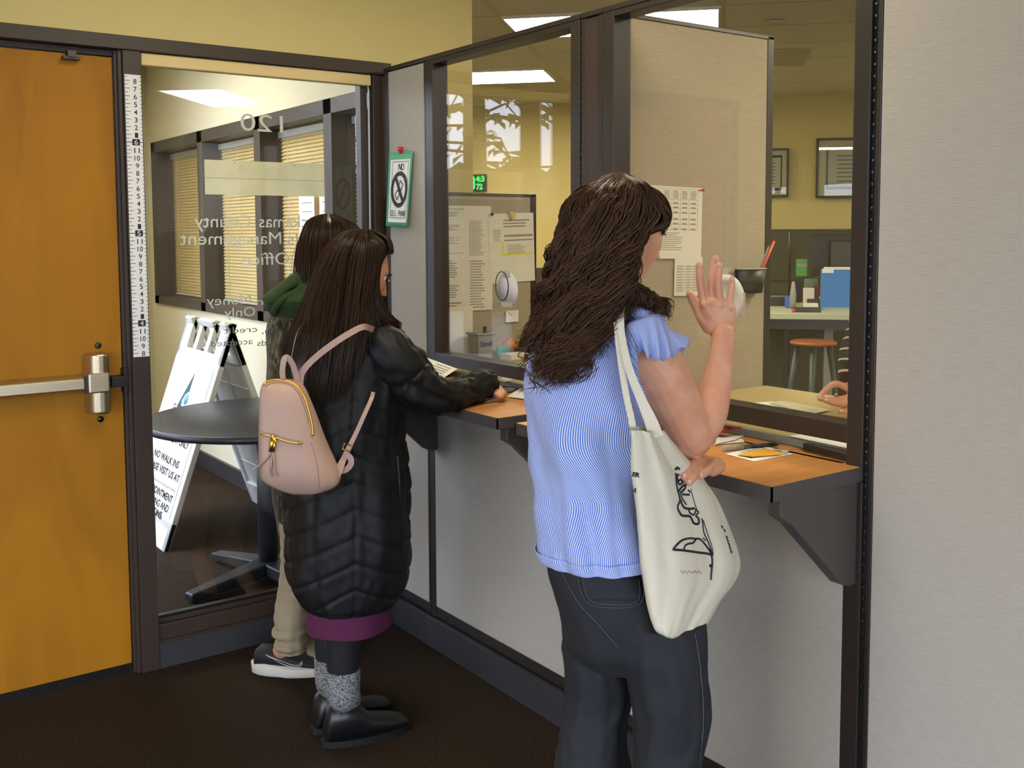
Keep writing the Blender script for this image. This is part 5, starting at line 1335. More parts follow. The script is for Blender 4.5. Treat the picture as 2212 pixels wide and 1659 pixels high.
stroke(m, bj, [(1500, 1370), (1512, 1450), (1518, 1560), (1508, 1650)], .0009, lift=.002, n=50)
m.build('stitching', M_thread, jeans)
M_shoe = mat('black_leather', (26, 25, 26), .4)
for cx_, dd, py in ((1276, .09, 1965), (1436, -.05, 2085)):
    c = at(cx_, py, DW + dd); c[2] = 0; m = MB(); chain(m, [c + (-.06, 0, .05), c + (.02, 0, .055), c + (.10, 0, .038), c + (.17, 0, .030)], [.042, .045, .036, .026], 16, flat=1.0); m.box(c + (-.10, -.04, .0), c + (.19, .04, .014)); m.build('shoe', M_shoe, w1)

# ---------------------------------------------------------------- tote bag on her shoulder
M_tote = mat('natural_cotton_canvas', (216, 208, 186), .9, noise_amt=.05, nscale=(500, 500, 500), bump=.35)
bag = thing('tote_bag', 'cream cotton tote bag with a black line drawing hanging from her right shoulder', 'bag', at(1480, 1370, 1.93))
def td(th, t, z):
    front = max(0, -math.sin(th))
    f = .006 * math.sin(math.cos(th) * 7.5 + 2.2 + t * 2.0) * (1 - t * .55) * (.4 + front) + .004 * noise.noise(Vector((math.cos(th) * 3, t * 7, 2.2)))
    f += .005 * noise.noise(Vector((math.cos(th) * 6 + t * 3, t * 2.2, 7.7))) + .003 * max(0, t - .75) * noise.noise(Vector((math.cos(th) * 9, t * 20, 1)))
    return f
DB = 1.95
trows = [(926, 1366, 1434, .026, -.015), (950, 1366, 1452, .032, -.01), (985, 1367, 1482, .040, 0), (1020, 1368, 1512, .048, .01), (1060, 1371, 1538, .055, .015), (1100, 1374, 1558, .060, .02), (1150, 1378, 1580, .066, .02), (1190, 1383, 1594, .070, .02), (1218, 1386, 1600, .072, .02), (1250, 1390, 1590, .070, .02), (1285, 1396, 1560, .066, .015), (1318, 1402, 1540, .060, .01), (1345, 1407, 1520, .052, .005), (1362, 1416, 1496, .036, 0), (1373, 1436, 1470, .012, 0)]
G, uv = rows_loft(trows, DB, 110, 120, td, skew=1.1, x0=1430)
m = MB(); m.grid(G, 0, True, True, False, flip=True); m.add(G[-1], [tuple(range(120))])
tote = m.build('bag_body', M_tote, bag)
bt = surf_bvh([tote])
M_tp = mat('black_screen_print', (28, 28, 34), .7)
m = MB(); W_ = .0021
S = lambda pts, w=W_: stroke(m, bt, pts, w, 0, .0006)
S([(1458, 1015), (1462, 1010), (1467, 1013)], .0026)
S([(1459, 1022), (1461, 1050), (1468, 1078), (1463, 1095), (1468, 1108), (1474, 1114), (1490, 1116), (1498, 1130), (1508, 1131), (1508, 1120), (1502, 1114)], .0024)
S([(1466, 1024), (1462, 1030), (1466, 1046), (1474, 1042), (1470, 1036), (1464, 1040)]); S([(1466, 1060), (1474, 1050), (1480, 1048), (1478, 1056), (1470, 1064)])
S([(1469, 1062), (1474, 1078), (1482, 1090)], .0016); S([(1474, 1068), (1488, 1069)], .0022); S([(1486, 1058), (1490, 1064)], .0018)
S([(1470, 1080), (1472, 1088), (1478, 1097), (1490, 1099), (1499, 1098)], .0024); S([(1486, 1098), (1490, 1108), (1498, 1112), (1502, 1104)], .002); S([(1501, 1100), (1508, 1106), (1504, 1112)], .0018)
S([(1492, 1056), (1498, 1080), (1506, 1104)], .0009)
S([(1515, 1120), (1517, 1126), (1520, 1150), (1530, 1172), (1538, 1196)], .0016); S([(1519, 1124), (1527, 1150), (1536, 1176), (1540, 1196)], .0010); S([(1518, 1162), (1524, 1168)], .0014)
S([(1453, 1187), (1466, 1172), (1478, 1165), (1492, 1163), (1500, 1164), (1512, 1165), (1524, 1178), (1533, 1190), (1539, 1200)], .0022)
S([(1453, 1187), (1476, 1189), (1504, 1193), (1532, 1197), (1537, 1203), (1538, 1216), (1536, 1236), (1535, 1252)], .0024)
S([(1476, 1188), (1480, 1178), (1488, 1174), (1496, 1173), (1502, 1166)], .0020); S([(1532, 1222), (1537, 1223)], .0030)
for k in range(8):
    y = 1136 + k * 7.6; x = 1560 + (k * 2.4) - (3 if k < 1 else 0)
    if k == 2: continue
    S([(x, y), (x + 3, y + 2), (x + 2, y + 5)], .0014 + .0003 * k / 8)
m.build('printed_drawing', M_tp, tote, label='black line drawing of a flower and leaves')
M_stain = mat('brown_smudge', (168, 136, 116), .9)
m = MB(); [stroke(m, bt, [(1470 + k * 5, 1232 + (k % 3) * 2), (1474 + k * 5, 1238 - (k % 2) * 4), (1476 + k * 5, 1236)], .0008, 0, .0004) for k in range(9)]; m.build('smudge', M_stain, tote)
def surf_text(name, txt, px, py, h, parent, bvh, ang=0, mat_=M_tp, weight=.05, lift=.001):
    cu_m = text_mesh(txt, (0, 0, 0), (1, 0, 0), (0, 1, 0), h, None, '', weight=weight)
    P, faces, N = cu_m; ca, sa = math.cos(ang), math.sin(ang)
    V = [on_surf(bvh, px + (p[0] * ca + p[1] * sa), py - (-p[0] * sa + p[1] * ca), lift) for p in P]
    m = MB(); m.add(V, faces); return m.build(name, mat_, parent)
surf_text('lettering', 'ER', 1366, 1028, 9, tote, bt, .20); surf_text('lettering', 'R', 1367, 1062, 9, tote, bt, .25)
# handles
def strap(m, pts, w, th=.0012, nrm=None, n=40, twist=None):
    P = catmull(np.array([at(*q) for q in pts]), n); t = np.gradient(P, axis=0); t /= np.linalg.norm(t, axis=1)[:, None]
    view = P - CAM; side = np.cross(t, view); side /= np.linalg.norm(side, axis=1)[:, None]
    if twist is not None:
        tw = np.interp(np.linspace(0, 1, n), np.linspace(0, 1, len(twist)), twist)[:, None]; v2 = np.cross(side, t); side = side * np.cos(tw) + v2 * np.sin(tw)
    nn_ = np.cross(t, side)
    w = np.interp(np.linspace(0, 1, n), np.linspace(0, 1, len(w)), w)[:, None] if hasattr(w, '__len__') else w
    a, b = P + side * w, P - side * w
    rings = np.stack([a + nn_ * th, b + nn_ * th, b - nn_ * th, a - nn_ * th], 1); m.grid(rings, 0, False, True, True)
m = MB(); strap(m, [(1352, 648, 2.04), (1340, 652, 1.985), (1334, 680, 1.95), (1336, 730, 1.935), (1344, 800, 1.925), (1354, 860, 1.92), (1364, 905, 1.915), (1369, 940, 1.905)], [.006, .007, .0075, .0070, .0060, .0060, .006, .006]); m.build('handle', M_tote, bag)
m = MB(); strap(m, [(1360, 646, 2.05), (1347, 650, 1.98), (1341, 680, 1.945), (1344, 730, 1.93), (1360, 800, 1.915), (1384, 860, 1.905), (1406, 910, 1.90), (1418, 945, 1.89)], [.006, .006, .0065, .0065, .0075, .009, .012, .014]); m.build('handle', M_tote, bag)

# ---------------------------------------------------------------- woman in the long black quilted coat
D2 = 3.0
w2 = thing('person', 'woman in a long black quilted coat leaning over the left counter', 'person', (.38, -.82, 0))
hc = at(774, 585, 3.0); fd2 = np.array([1.0, -.08, 0])
m = MB(); H, f2, l2, u2 = head_points(hc, fd2, .93, .42); m.grid(H, 0, True, True, True)
chain(m, [at(765, 620, 3.0), at(757, 680, 3.0), at(752, 730, 3.0)], [.05, .052, .065])
G, _ = rows_loft([(720, 700, 840, .08, 0), (800, 680, 840, .10, 0), (950, 680, 830, .10, 0), (1150, 670, 850, .11, 0), (1280, 680, 840, .08, 0)], D2, 30, 32); m.grid(G, 0, True, True, True, flip=True)
chain(m, [at(835, 745, 2.95), at(900, 830, 2.96), at(950, 860, 3.0)], [.045, .04, .036]); chain(m, [at(950, 860, 3.0), at(1010, 852, 3.10), at(1062, 836, 3.17)], [.035, .030, .024])
chain(m, [at(1060, 838, 3.17), at(1074, 843, 3.17), at(1084, 849, 3.165)], [.024, .026, .020], flat=.7)
for dx, dy, dd in ((0, 0, -.02), (2, 3, -.005), (1, 6, .012), (-4, 8, .028)):
    chain(m, [at(1076 + dx, 843 + dy, 3.165 + dd), at(1086 + dx, 846 + dy, 3.16 + dd), at(1089 + dx, 852 + dy, 3.155 + dd)], [.010, .0095, .0075], 10)
chain(m, [at(1072, 848, 3.14), at(1080, 854, 3.12), at(1086, 856, 3.12)], [.012, .010, .007], 10)
chain(m, [at(740, 745, 3.15), at(800, 850, 3.22), at(850, 850, 3.25)], [.045, .04, .034]); chain(m, [at(850, 850, 3.25), at(880, 812, 3.22), at(898, 795, 3.20)], [.033, .026, .022])
for k in range(4): chain(m, [at(898 + k * 3, 796 + k * 5, 3.20), at(912 + k * 3, 792 + k * 5, 3.19), at(920 + k * 2, 796 + k * 5, 3.18)], [.010, .009, .007], 10)
foot = [(np.array([.315, -.852, 0]), np.array([.98, -.19, 0])), (np.array([.325, -.752, 0]), np.array([1.0, .0, 0]))]
for c, d in foot: chain(m, [c + (0, 0, .06), c + (.0, 0, .25), c + (.01, .01, .48), c + (.02, .01, .85)], [.034, .042, .052, .068])
for sg in (-1, 1): m.ball(hc + l2 * sg * .072 - f2 * .008, (.013, .010, .027), 12, 8)
body = m.build('body', M_skin2, w2)
bake(body, [('REMESH', dict(mode='VOXEL', voxel_size=.0045, use_smooth_shade=True)), ('SMOOTH', dict(factor=.5, iterations=3))])
M_hair2 = hair_mat('straight_black_brown_hair', (14, 10, 8), (62, 42, 30), .30)
face_feature('f', body, hc, f2, l2, u2, .93, M_hair2)
hr = Hair(5)
G2 = [
 [(802, 498, 2.99), (836, 528, 2.98), (832, 548, 2.965), (818, 580, 2.95), (816, 640, 2.95), (846, 690, 2.97), (862, 708, 2.99), (842, 724, 3.0)],
 [(800, 497, 2.98), (824, 524, 2.95), (820, 560, 2.935), (808, 610, 2.92), (812, 660, 2.92), (838, 700, 2.93), (852, 718, 2.95)],
 [(796, 496, 2.97), (806, 530, 2.925), (796, 600, 2.895), (790, 670, 2.88), (788, 730, 2.86), (776, 800, 2.85)],
 [(790, 495, 2.97), (782, 530, 2.91), (768, 620, 2.87), (758, 720, 2.835), (748, 800, 2.83), (742, 880, 2.835)],
 [(783, 496, 2.97), (762, 515, 2.92), (745, 555, 2.90), (734, 630, 2.865), (720, 730, 2.83), (708, 820, 2.825), (700, 900, 2.83)],
 [(777, 497, 2.98), (740, 518, 2.93), (712, 570, 2.90), (694, 640, 2.885), (680, 730, 2.845), (668, 820, 2.84), (664, 890, 2.845)],
 [(774, 497, 2.99), (735, 507, 2.97), (698, 558, 2.95), (668, 645, 2.93), (644, 730, 2.90), (630, 800, 2.89), (632, 850, 2.89)],
 [(772, 497, 3.01), (732, 504, 3.02), (692, 550, 3.02), (655, 645, 3.0), (622, 720, 2.98), (608, 780, 2.96), (614, 830, 2.95)],
]
hr.guides(G2, 2400, 26, .0016, .0022, .16, .04, .0022, 50, .6, .14)
hr.guides(G2[:2], 300, 26, .0015, .003, .1, .02, .002, 12, .5, .1)
hr.guides([[(806, 498, 3.0), (840, 516, 3.0), (848, 545, 3.0), (842, 548, 2.99)], [(800, 496, 2.98), (832, 515, 2.96), (840, 540, 2.96), (832, 552, 2.95)]], 160, 16, .0015, .001, .1, .02, .001, 8, .4, .1)
hr.guides([[(790, 497, 3.0), (820, 530, 3.09), (800, 600, 3.10), (790, 680, 3.08)], [(780, 498, 3.0), (760, 530, 3.10), (740, 600, 3.10), (720, 700, 3.05)], [(772, 501, 3.0), (720, 550, 3.05), (680, 640, 3.04), (640, 740, 3.0)]], 300, 20, .0018, .002, .1, .02, .002, 12, .4, .1)
bm, _ = rows_loft([(560, 700, 812, .05, .0), (640, 672, 806, .045, -.02), (720, 640, 800, .03, -.09), (800, 628, 768, .02, -.125), (870, 650, 740, .010, -.135)], D2, 22, 24); bm = bm[::-1]
hair2 = hr.build('hair', M_hair2, w2, [skull_cap(hc + u2 * .002, fd2, 1, .088, .074, .108, .006), bm])
m = MB(); m.tube([at(788, 506, 2.925), at(800, 517, 2.905), at(812, 528, 2.895)], .0022, 6); m.build('hair_pin', mat('black_hair_pin', (60, 60, 66), .2, metal=1), hair2)

M_coat = mat('black_quilted_nylon', (13, 14, 15), .6, spec=.3, noise_amt=.1, nscale=(40, 40, 40), bump=.25)
def cd(th, t, z):
    side = math.cos(th)
    ph = (z + .085 * abs(side - .25)) / .075
    fr = ph - math.floor(ph); q = 1 - math.exp(-(min(fr, 1 - fr) / .10) ** 2)
    seam = -.006 * math.exp(-((side - .25) / .02) ** 2) if t > .3 else 0
    n2 = noise.noise(Vector((side * 3, math.sin(th) * 3, z * 5)))
    return .0045 * q * (1 if .12 < t < .95 else .5) + seam + .011 * n2 + .004 * noise.noise(Vector((side * 9, math.sin(th) * 9, z * 20)))
crow = [(688, 712, 832, .06, 0), (704, 685, 856, .085, 0), (730, 655, 872, .11, 0), (770, 634, 880, .13, 0), (830, 628, 876, .14, 0), (890, 625, 868, .145, 0), (950, 622, 866, .15, 0), (1010, 620, 876, .155, 0), (1085, 621, 884, .16, 0), (1158, 622, 884, .16, 0), (1216, 624, 880, .155, 0), (1250, 632, 874, .15, 0), (1282, 650, 862, .14, 0), (1300, 664, 850, .13, 0)]
G, _ = rows_loft(crow, D2, 170, 170, cd)
m = MB(); m.grid(G, 0, True, True, False, flip=True); coat = m.build('coat', M_coat, w2, solid=.006)
def sleeve(m, pts, rad, n=90, nc=48, puff=.0035, pitch=.075, seed=0):
    Q = catmull(np.array([[*at(*p), r_] for p, r_ in zip(pts, rad)]), n); P, r_ = Q[:, :3], Q[:, 3]
    L = np.concatenate([[0], np.cumsum(np.linalg.norm(np.diff(P, axis=0), axis=1))]); t = np.gradient(P, axis=0); t /= np.linalg.norm(t, axis=1)[:, None]
    a = np.array([0, 0, 1.0]); R = []
    for i in range(n):
        a = a - t[i] * (a @ t[i]); a /= np.linalg.norm(a); b = np.cross(t[i], a); th = np.arange(nc) * 2 * PI / nc
        d = np.array([puff * abs(math.sin(PI * (L[i] / pitch + .12 * math.sin(2 * h)))) ** .7 + .010 * noise.noise(Vector((math.cos(h) * 1.6 + seed, math.sin(h) * 1.6, L[i] * 11))) + 0.009 * noise.noise(Vector((math.cos(h) * 4, math.sin(h) * 4, L[i] * 32 + seed))) for h in th])
        R.append(P[i] + ((r_[i] + d)[:, None]) * (np.cos(th)[:, None] * a + np.sin(th)[:, None] * b))
    m.grid(R, 0, True, True, True)
m = MB()
sleeve(m, [(818, 728, 2.95), (850, 768, 2.93), (885, 815, 2.95), (925, 850, 2.96), (965, 857, 3.01), (1005, 848, 3.09), (1040, 830, 3.14), (1064, 826, 3.165)], [.055, .070, .070, .060, .050, .044, .043, .036])
m.build('right_sleeve', M_coat, coat)
m = MB()
sleeve(m, [(710, 735, 3.10), (745, 800, 3.18), (800, 850, 3.24), (850, 850, 3.27), (882, 815, 3.235)], [.055, .062, .055, .048, .038], seed=4)
m.build('left_sleeve', M_coat, coat)
m = MB(); G, _ = rows_loft([(676, 716, 822, .06, 0), (690, 700, 840, .075, 0), (710, 690, 852, .08, 0)], D2, 10, 60, lambda th, t, z: .004 * math.sin(th * 7)); m.grid(G, 0, True, True, False, flip=True); m.build('collar', M_coat, coat, solid=.008)
m = MB(); m.tube([at(858, 985, 2.865), at(864, 1050, 2.865), at(867, 1112, 2.868)], .003, 6); m.build('pocket_zip', M_black, coat)
M_skirt = mat('plum_wool_skirt', (80, 18, 58), .9, bump=.3, nscale=(300, 300, 300))
m = MB(); G, _ = rows_loft([(1240, 672, 842, .10, 0), (1290, 662, 844, .11, 0), (1330, 662, 842, .115, 0), (1352, 664, 840, .115, 0)], D2, 20, 80, lambda th, t, z: .004 * math.sin(th * 5 + 1) * t); m.grid(G, 0, True, True, False, flip=True); m.build('skirt', M_skirt, w2, solid=.003)
M_tights = mat('black_tights', (16, 15, 17), .8)
M_boot = mat('black_rubber_boot', (24, 24, 25), .35)
M_sock = mat('black_white_marled_knit', (120, 120, 122), .95, noise_amt=.95, nscale=(130, 130, 260), bump=.8, detail=2)
for c, d in foot:
    m = MB(); m.tube([c + (.0, 0, .14), c + (.0, 0, .25), c + (.01, .01, .45), c + (.02, .01, .60)], [.040, .050, .060, .070], 24); m.build('legging', M_tights, w2)
    m = MB(); m.tube([c + d * .008 + (0, 0, .115), c + (0, 0, .15), c + (0, 0, .19), c + (0, 0, .225)], [.047, .050, .051, .052], 28); o = m.build('sock', M_sock, w2)
    s = np.cross((0, 0, 1), d); R = []
    for x, w_, z1 in ((-.062, .010, .030), (-.060, .026, .055), (-.045, .038, .120), (.0, .045, .130), (.038, .044, .118), (.075, .040, .078), (.12, .042, .066), (.16, .040, .056), (.19, .030, .044), (.205, .010, .030)):
        th = np.arange(24) * 2 * PI / 24; R.append([c + d * x + s * (w_ * math.cos(h)) + np.array([0, 0, .012 + (z1 - .012) * (.5 + .5 * math.sin(h)) ** .8]) for h in th])
    m = MB(); m.grid(R, 0, True, True, True); o = m.build('boot', M_boot, w2)
    m = MB(); P = [c + d * (.07 + .142 * math.cos(h)) + s * (.046 * math.sin(h)) for h in np.linspace(0, 2 * PI, 33)[:-1]]; m.prism(P, (0, 0, .020)); m.build('sole', M_black, o)
# sheet she reads and holds upright
P = [at(*q) for q in ((878, 757, 3.30), (988, 797, 3.24), (950, 822, 3.13), (850, 790, 3.16))]
nrm = np.cross(P[1] - P[0], P[3] - P[0]); nrm /= np.linalg.norm(nrm); nrm = nrm if nrm[2] > 0 else -nrm
m = MB(); m.prism(P, nrm * .0008)
for k in range(5):
    a_ = P[0] * .18 + P[1] * .82; U_ = (P[1] - P[0]); V_ = (P[3] - P[0]); q = [P[0] + U_ * u + V_ * v + nrm * .0012 for u, v in ((.62 - .04 * k, .12 + .13 * k), (.90 - .02 * k, .12 + .13 * k), (.90 - .02 * k, .15 + .13 * k), (.62 - .04 * k, .15 + .13 * k))]; m.add(q, [(0, 1, 2, 3)], 1)
tag(m.build('printed_form', [M_paper2, M_ink]), 'white printed sheet held up by the woman in the black coat', 'paper')

# ---------------------------------------------------------------- backpack
M_pink = mat('dusty_pink_leather', (172, 142, 128), .5, spec=.4, bump=.3, nscale=(260, 260, 260))
M_gold = mat('gold_zip_metal', (214, 166, 74), .28, metal=1)
bp = thing('backpack', 'dusty pink leather backpack with gold zips on the black coat', 'bag', at(650, 1060, 2.72))
DP = 2.745
def bd(th, t, z): return .003 * noise.noise(Vector((math.cos(th) * 2, math.sin(th) * 2, t * 4))) + .004 * max(0, t - .6) * noise.noise(Vector((math.cos(th) * 5, math.sin(th) * 4, t * 12)))
G, _ = rows_loft([(819, 592, 612, .010, .02), (821, 580, 628, .025, .015), (827, 569, 644, .038, .01), (840, 564, 658, .045, .005), (865, 562, 670, .052, 0), (900, 561, 683, .058, 0), (940, 561, 696, .063, 0), (980, 562, 712, .067, 0), (1010, 564, 726, .068, 0), (1032, 569, 734, .064, 0), (1048, 592, 728, .055, 0), (1060, 622, 700, .040, 0), (1067, 644, 672, .012, 0)], DP, 90, 110, bd, sup=2.9, skew=.35, x0=640)
m = MB(); m.grid(G, 0, True, True, True, flip=True); bpb = m.build('pack_body', M_pink, bp)
bb = surf_bvh([bpb])
m = MB()
for off in (0, ):
    stroke(m, bb, [(570, 832), (582, 824), (606, 822), (628, 827), (646, 840), (658, 862), (667, 890), (673, 915), (676, 936)], .0030, lift=.0015, n=60)
    stroke(m, bb, [(564, 938), (590, 944), (620, 954), (645, 958)], .0026, lift=.0012, n=30)
m.build('zips', M_gold, bp)
m = MB(); stroke(m, bb, [(573, 836), (586, 829), (606, 827), (626, 832), (642, 846), (652, 866), (661, 892), (667, 918)], .0009, lift=.0008, n=50); stroke(m, bb, [(672, 955), (682, 990), (688, 1030), (690, 1056)], .0008, lift=.0006, n=30); stroke(m, bb, [(565, 932), (592, 938), (622, 948), (648, 953)], .0007, lift=.0008, n=30)
m.build('seams', mat('brown_seam', (140, 108, 96), .7), bp)
def d_at(px, py, lift): return on_surf(bb, px, py, lift)
m = MB(); c = d_at(591, 942, .004); m.tube([c, d_at(588, 955, .005), d_at(586, 976, .006)], [.005, .0065, .0065], 8); m.tube([d_at(594, 946, .004), d_at(593, 960, .006), d_at(591, 976, .006)], .0042, 8); m.ball(d_at(589, 943, .004), .006, 10, 8); m.ball(d_at(649, 957, .002), .0045, 10, 8); m.ball(d_at(674, 938, .002), .005, 10, 8); zp = m.build('zip_pull', M_gold, bp)
m = MB()
for pts in ([(587, 978), (572, 995), (556, 1008), (543, 1018)], [(588, 978), (586, 1000), (582, 1020), (586, 1029)], [(590, 978), (592, 1000), (592, 1018), (597, 1030)]): 
    P = [d_at(*pts[0], .006)] + [at(x, y, DP - .082) for x, y in pts[1:]]; m.tube(catmull(P, 14), .0042, 6, flat=.5)
m.build('tassel', M_pink, zp)
surf_text('brand_lettering', 'ALDEN', 585, 930, 3.6, bp, bb, .10, M_gold, .03) if False else None
m = MB()
for k in range(6): stroke(m, bb, [(586 + k * 3, 929 + k * .3), (587.4 + k * 3, 927 + k * .3), (588 + k * 3, 929.4 + k * .3)], .0006, lift=.0006)
m.build('small_gold_lettering', M_gold, bp)
m = MB(); strap(m, [(612, 826, 2.74), (610, 800, 2.735), (614, 776, 2.735), (622, 773, 2.74), (634, 792, 2.75), (644, 832, 2.765)], .0075); m.build('top_handle', M_pink, bp)
m = MB(); strap(m, [(648, 832, 2.775), (652, 806, 2.775), (675, 778, 2.775), (715, 746, 2.775), (755, 720, 2.785), (785, 706, 2.81), (806, 712, 2.86)], .0085, .002); m.build('shoulder_strap', M_pink, bp)
m = MB(); strap(m, [(806, 848, 2.86), (802, 862, 2.83), (786, 898, 2.815), (768, 938, 2.81), (752, 970, 2.805), (742, 992, 2.80), (728, 1022, 2.78), (716, 1034, 2.76)], [.0055, .0055, .006, .006, .007, .008, .012, .016], .002); ls = m.build('lower_strap', M_pink, bp)
m = MB(); strap(m, [(744, 980, 2.80), (756, 988, 2.80), (758, 1002, 2.80), (748, 1014, 2.80), (736, 1018, 2.80)], .008, .0015); m.build('strap_tail', M_pink, ls)
m = MB(); q = [at(x, y, 2.795) for x, y in ((744, 958), (761, 964), (756, 976), (740, 970), (744, 958))]; m.tube(q, .0018, 6); m.build('buckle', M_gold, ls)

# ---------------------------------------------------------------- person in the green hood behind her
D3 = 3.42
w3 = thing('person', 'dark haired person in a camouflage jacket and tan trousers behind the black coat', 'person', (.40, -.30, 0))
hc = at(708, 551, D3); fd3 = np.array([.96, -.1, 0])
m = MB(); H, f2, l2, u2 = head_points(hc, fd3, .93, .3); m.grid(H, 0, True, True, True)
chain(m, [at(700, 600, D3), at(692, 650, D3)], [.05, .06])
G, _ = rows_loft([(660, 620, 790, .08, 0), (800, 605, 790, .10, 0), (1000, 605, 770, .10, 0), (1180, 620, 760, .08, 0)], D3, 20, 24); m.grid(G, 0, True, True, True, flip=True)
chain(m, [at(770, 690, 3.38), at(840, 790, 3.42), at(880, 820, 3.46)], [.045, .036, .025])
chain(m, [at(880, 820, 3.46), at(898, 822, 3.46)], [.024, .018])
for k in range(4): chain(m, [at(897, 817 + 4 * k, 3.45), at(910, 818 + 4 * k, 3.45), at(918, 822 + 4 * k, 3.45)], [.009, .008, .006], 8)
f3 = [(np.array([.352, -.290, 0]), np.array([.80, -.60, 0])), (np.array([.50, -.16, 0]), np.array([.97, -.22, 0]))]
for c, d in f3: chain(m, [c + d * .0 + (0, 0, .07), at(636 + (c[0] - .352) * 420, 1330, 3.38 + (c[0] - .352) * .7), at(650 + (c[0] - .352) * 380, 1200, 3.40)], [.030, .036, .045])
body = m.build('body', M_skin2, w3)
bake(body, [('REMESH', dict(mode='VOXEL', voxel_size=.006, use_smooth_shade=True)), ('SMOOTH', dict(factor=.5, iterations=3))])
hr = Hair(9)
G3 = [[(722, 466, 3.42), (770, 490, 3.40), (790, 540, 3.38), (780, 620, 3.36)], [(716, 463, 3.40), (740, 490, 3.33), (744, 560, 3.30), (735, 640, 3.30)], [(708, 463, 3.40), (704, 490, 3.32), (698, 560, 3.29), (690, 650, 3.28)], [(700, 463, 3.40), (672, 480, 3.35), (658, 545, 3.31), (660, 650, 3.30)], [(696, 464, 3.42), (660, 482, 3.40), (640, 545, 3.37), (642, 600, 3.36), (652, 640, 3.35)]]
hr.guides(G3, 1300, 22, .0019, .002, .15, .05, .002, 30, .5, .1)
hr.guides([G3[-1], [(690, 468, 3.42), (648, 510, 3.41), (628, 565, 3.40), (625, 590, 3.39), (634, 612, 3.38)]], 14, 20, .0009, .002, .1, .02, .002, 4, .5, .1)
hr.guides([[(700, 464, 3.42), (672, 490, 3.50), (660, 560, 3.50)], [(722, 466, 3.42), (750, 490, 3.50), (750, 600, 3.50)]], 200, 16, .002, .002, .1, .02, .002, 12, .4, .1)
bm, _ = rows_loft([(530, 652, 770, .07, 0), (600, 652, 775, .06, -.02), (655, 662, 770, .03, -.03)], D3, 14, 22); hr.build('hair', M_hair2, w3, [skull_cap(hc, fd3, 1, .088, .074, .108, .006), bm[::-1]])
# hood, jacket, trousers
M_green = mat('olive_green_fleece', (42, 62, 24), .95, bump=.3, nscale=(300, 300, 300))
def hd(th, t, z): return .010 * math.sin(th * 3 + 1.2 + t * 3) * math.sin(PI * t) + .010 * noise.noise(Vector((math.cos(th) * 2.4, math.sin(th) * 2.4, t * 4)))
m = MB(); G, _ = rows_loft([(582, 645, 700, .05, .0), (600, 618, 735, .085, -.01), (622, 596, 765, .115, -.02), (645, 580, 780, .135, -.03), (662, 580, 780, .135, -.03), (680, 592, 775, .12, -.02)], D3, 40, 90, hd); m.grid(G, 0, True, True, False, flip=True)
G, _ = rows_loft([(600, 640, 720, .06, .0), (612, 612, 745, .09, -.015), (634, 578, 780, .135, -.035), (648, 574, 784, .145, -.035)], D3, 20, 90, lambda th, t, z: .007 * math.sin(th * 4) * t); m.grid(G, 0, True, True, False, flip=True)
hood = m.build('hood', M_green, w3, solid=.004)
m = MB(); m.tube(catmull([at(*q) for q in ((640, 610, 3.31), (618, 622, 3.28), (600, 640, 3.27), (590, 652, 3.28))], 16), [.014] * 16, 8); m.tube(catmull([at(*q) for q in ((650, 630, 3.29), (620, 640, 3.265), (598, 660, 3.27), (592, 676, 3.29))], 16), .012, 8); m.build('hood_fold', M_green, hood)
M_camo = bpy.data.materials.new('woodland_camouflage'); M_camo.use_nodes = True; nt = M_camo.node_tree; p_ = nt.nodes['Principled BSDF']
tc = nt.nodes.new('ShaderNodeTexCoord'); mp = nt.nodes.new('ShaderNodeMapping'); mp.inputs['Scale'].default_value = (26, 26, 12); vz = nt.nodes.new('ShaderNodeTexNoise'); vz.inputs['Scale'].default_value = 1; vz.inputs['Detail'].default_value = 6; vz.inputs['Distortion'].default_value = 1.0
rp = nt.nodes.new('ShaderNodeValToRGB'); rp.color_ramp.interpolation = 'CONSTANT'; rp.color_ramp.elements[0].position = 0; rp.color_ramp.elements[0].color = (*lin((30, 26, 22)), 1)
for ps, cc in ((.44, (62, 50, 38)), (.50, (78, 78, 42)), (.56, (120, 106, 82)), (.60, (46, 40, 32))):
    e_ = rp.color_ramp.elements.new(ps); e_.color = (*lin(cc), 1)
nt.links.new(tc.outputs['Object'], mp.inputs[0]); nt.links.new(mp.outputs[0], vz.inputs[0]); nt.links.new(vz.outputs[0], rp.inputs[0]); nt.links.new(rp.outputs[0], p_.inputs['Base Color']); p_.inputs['Roughness'].default_value = .9
jf = lambda th, t, z: .010 * noise.noise(Vector((math.cos(th) * 2, math.sin(th) * 2, z * 8)))
m = MB(); G, _ = rows_loft([(650, 620, 770, .09, 0), (680, 586, 800, .12, 0), (740, 578, 808, .14, 0), (830, 577, 805, .145, 0), (950, 582, 800, .15, 0), (1060, 590, 790, .15, 0), (1150, 605, 780, .15, 0)], D3, 60, 80, jf); m.grid(G, 0, True, True, False, flip=True); jacket = m.build('jacket', M_camo, w3, solid=.004)
m = MB(); sleeve(m, [(745, 690, 3.36), (800, 760, 3.37), (850, 805, 3.43), (880, 820, 3.46)], [.06, .06, .05, .036], puff=0); m.build('jacket_sleeve', M_camo, jacket)
M_khaki = mat('khaki_cotton', (146, 130, 106), .9, noise_amt=.06, nscale=(12, 12, 12), bump=.3)
def kd(th, t, z): return .006 * noise.noise(Vector((math.cos(th) * 2, math.sin(th) * 2, z * 9))) + (.009 * math.sin(z * 150) * (1 if z < .24 else .15)) * (.6 + .4 * math.sin(th * 2 + z * 30))
M2 = MB()
